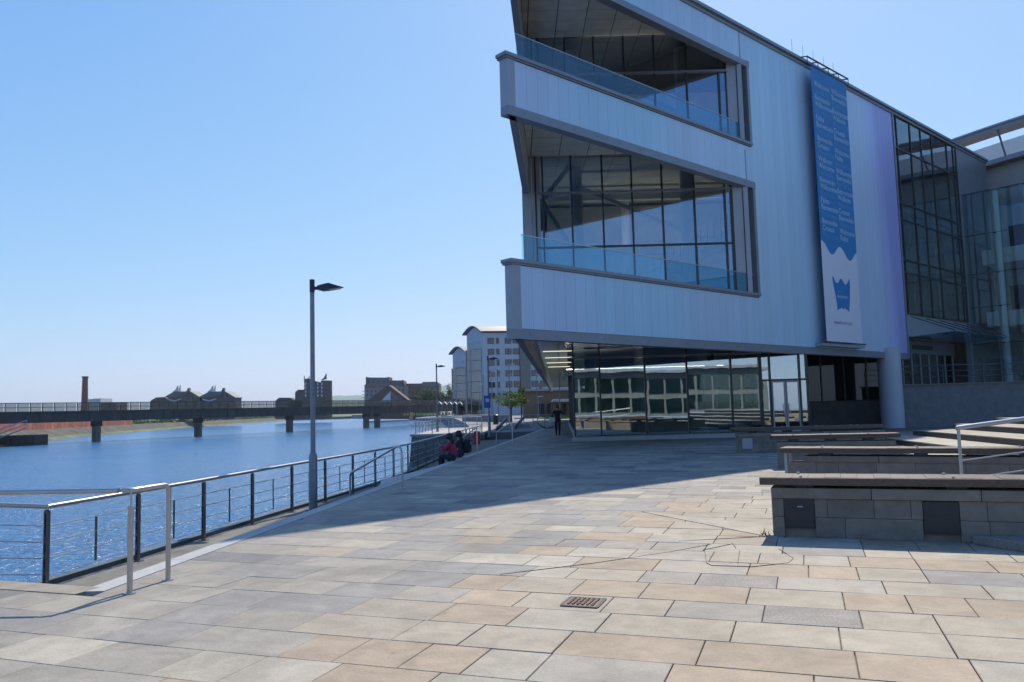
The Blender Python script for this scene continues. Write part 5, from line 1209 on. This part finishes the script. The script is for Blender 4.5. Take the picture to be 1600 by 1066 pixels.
# promenade wall, planters and a bin beyond the platform
pw = thing('promenade_wall', 'low pale wall along the promenade beyond the river platform', 'wall', (atY(740, 650, 110).x, 110, -.06))
a = atY(722, 646, 118); c = atY(795, 646, 100); MB().hexa([(a.x, 118, -.06), (c.x, 100, -.06), (c.x, 100.5, -.06), (a.x, 118.5, -.06), (a.x, 118, .75), (c.x, 100, .75), (c.x, 100.5, .75), (a.x, 118.5, .75)]).build('wall', M_conc, pw); MB().hexa([(a.x, 117.9, .752), (c.x, 99.9, .752), (c.x, 100.6, .752), (a.x, 118.6, .752), (a.x, 117.9, .9), (c.x, 99.9, .9), (c.x, 100.6, .9), (a.x, 118.6, .9)]).build('coping', M_kerb, pw)
p = atY(774.5, 650, 88); bn = thing('litter_bin', 'black litter bin beside the promenade wall', 'bin', (p.x, 88, -.06)); MB().tube([(p.x, 88, -.06), (p.x, 88, .75)], .30, 12).build('body', M_dark, bn, smooth=True); MB().tube([(p.x, 88, .75), (p.x, 88, .95), (p.x, 88, 1.05)], [.33, .33, .2], 12).build('hood', M_dark, bn, smooth=True)
# upper promenade railing between the platform and the walkway
ur = thing('walkway_railing', 'thin steel railing across the far end of the shaded walkway', 'railing', (1.5, 70, 0))
for i in range(6): x = -1.4 + i * 1.0; MB().tube([(x, 68, -.02), (x, 68, 1.05)], .025, 6).build('post', M_postm, ur)
MB().tube([(-1.4, 68, 1.05), (3.6, 68, 1.05)], .03, 6).build('handrail', M_steel, ur)

# ------------------------------------------------------------------ building across the plaza, met only in the reflections
rb = thing('glass_offices', 'green glass office building facing the concert hall across the plaza', 'building', (10, -72, 0))
MB().box((12, -82, 4), (64, 20, 8)).build('wall', mat('rear_wall', (.17, .19, .185), .7, 0, .1, .3), rb)
M_rg = glass('green_glass', (.42, .55, .52), (.5, .65, .64), .02, .1, .2)
for i in range(20):
    for k in range(2): MB().box((-18 + i * 3.15, -71.9, 1.9 + k * 3.6), (2.7, .12, 2.6)).build('window', M_rg, rb)
MB().box((12, -81.6, 8.2), (66, 21.6, .5)).build('roof', M_lgrey, rb)

# ------------------------------------------------------------------ thin summer haze
hzm = bpy.data.materials.new('summer_haze'); hzm.use_nodes = True; N = hzm.node_tree.nodes
for n in list(N):
    if n.type == 'BSDF_PRINCIPLED': N.remove(n)
pv = N.new('ShaderNodeVolumePrincipled'); pv.inputs['Color'].default_value = (.78, .88, 1, 1); pv.inputs['Density'].default_value = 1.1e-4; pv.inputs['Anisotropy'].default_value = .2
hzm.node_tree.links.new(pv.outputs[0], N['Material Output'].inputs['Volume'])
hz_ = MB().box((0, 3850, 97), (16000, 8900, 210)).build('haze', hzm); tag(hz_, kind='stuff')

# lit strips in the soffit over the walkway
ml = bpy.data.materials.new('lit_strip'); ml.use_nodes = True; N = ml.node_tree.nodes
em_ = N.new('ShaderNodeEmission'); em_.inputs[0].default_value = (1, .93, .80, 1); em_.inputs[1].default_value = 1.0; ml.node_tree.links.new(em_.outputs[0], N['Material Output'].inputs[0])
for j in range(4):
    Yl = 39 + j * 5.0; MB().box((rx(Yl) + 1.35, Yl, 4.35), (1.5, .035, .02)).build('soffit_light', ml, hall)

mi_ = ml.copy(); mi_.name = 'added_fill_glow'; [n for n in mi_.node_tree.nodes if n.type == 'EMISSION'][0].inputs[1].default_value = 14.0
# added glow strips, hidden on the beam tops, to brighten the dark interior
for z, y in ((15.9, 38.6), (3.55, 41.5)): MB().box((6.9, y, z - .15), (8.6, .4, .3)).build('beam', M_inter, hall)  # extra beams added to hide the glow strips from below
for z, y in ((9.565, 39.5), (15.905, 38.6), (3.555, 41.5)): MB().box((6.9, y + .05, z + .012), (8.2, .12, .02)).build('added_fill_strip', mi_, hall)
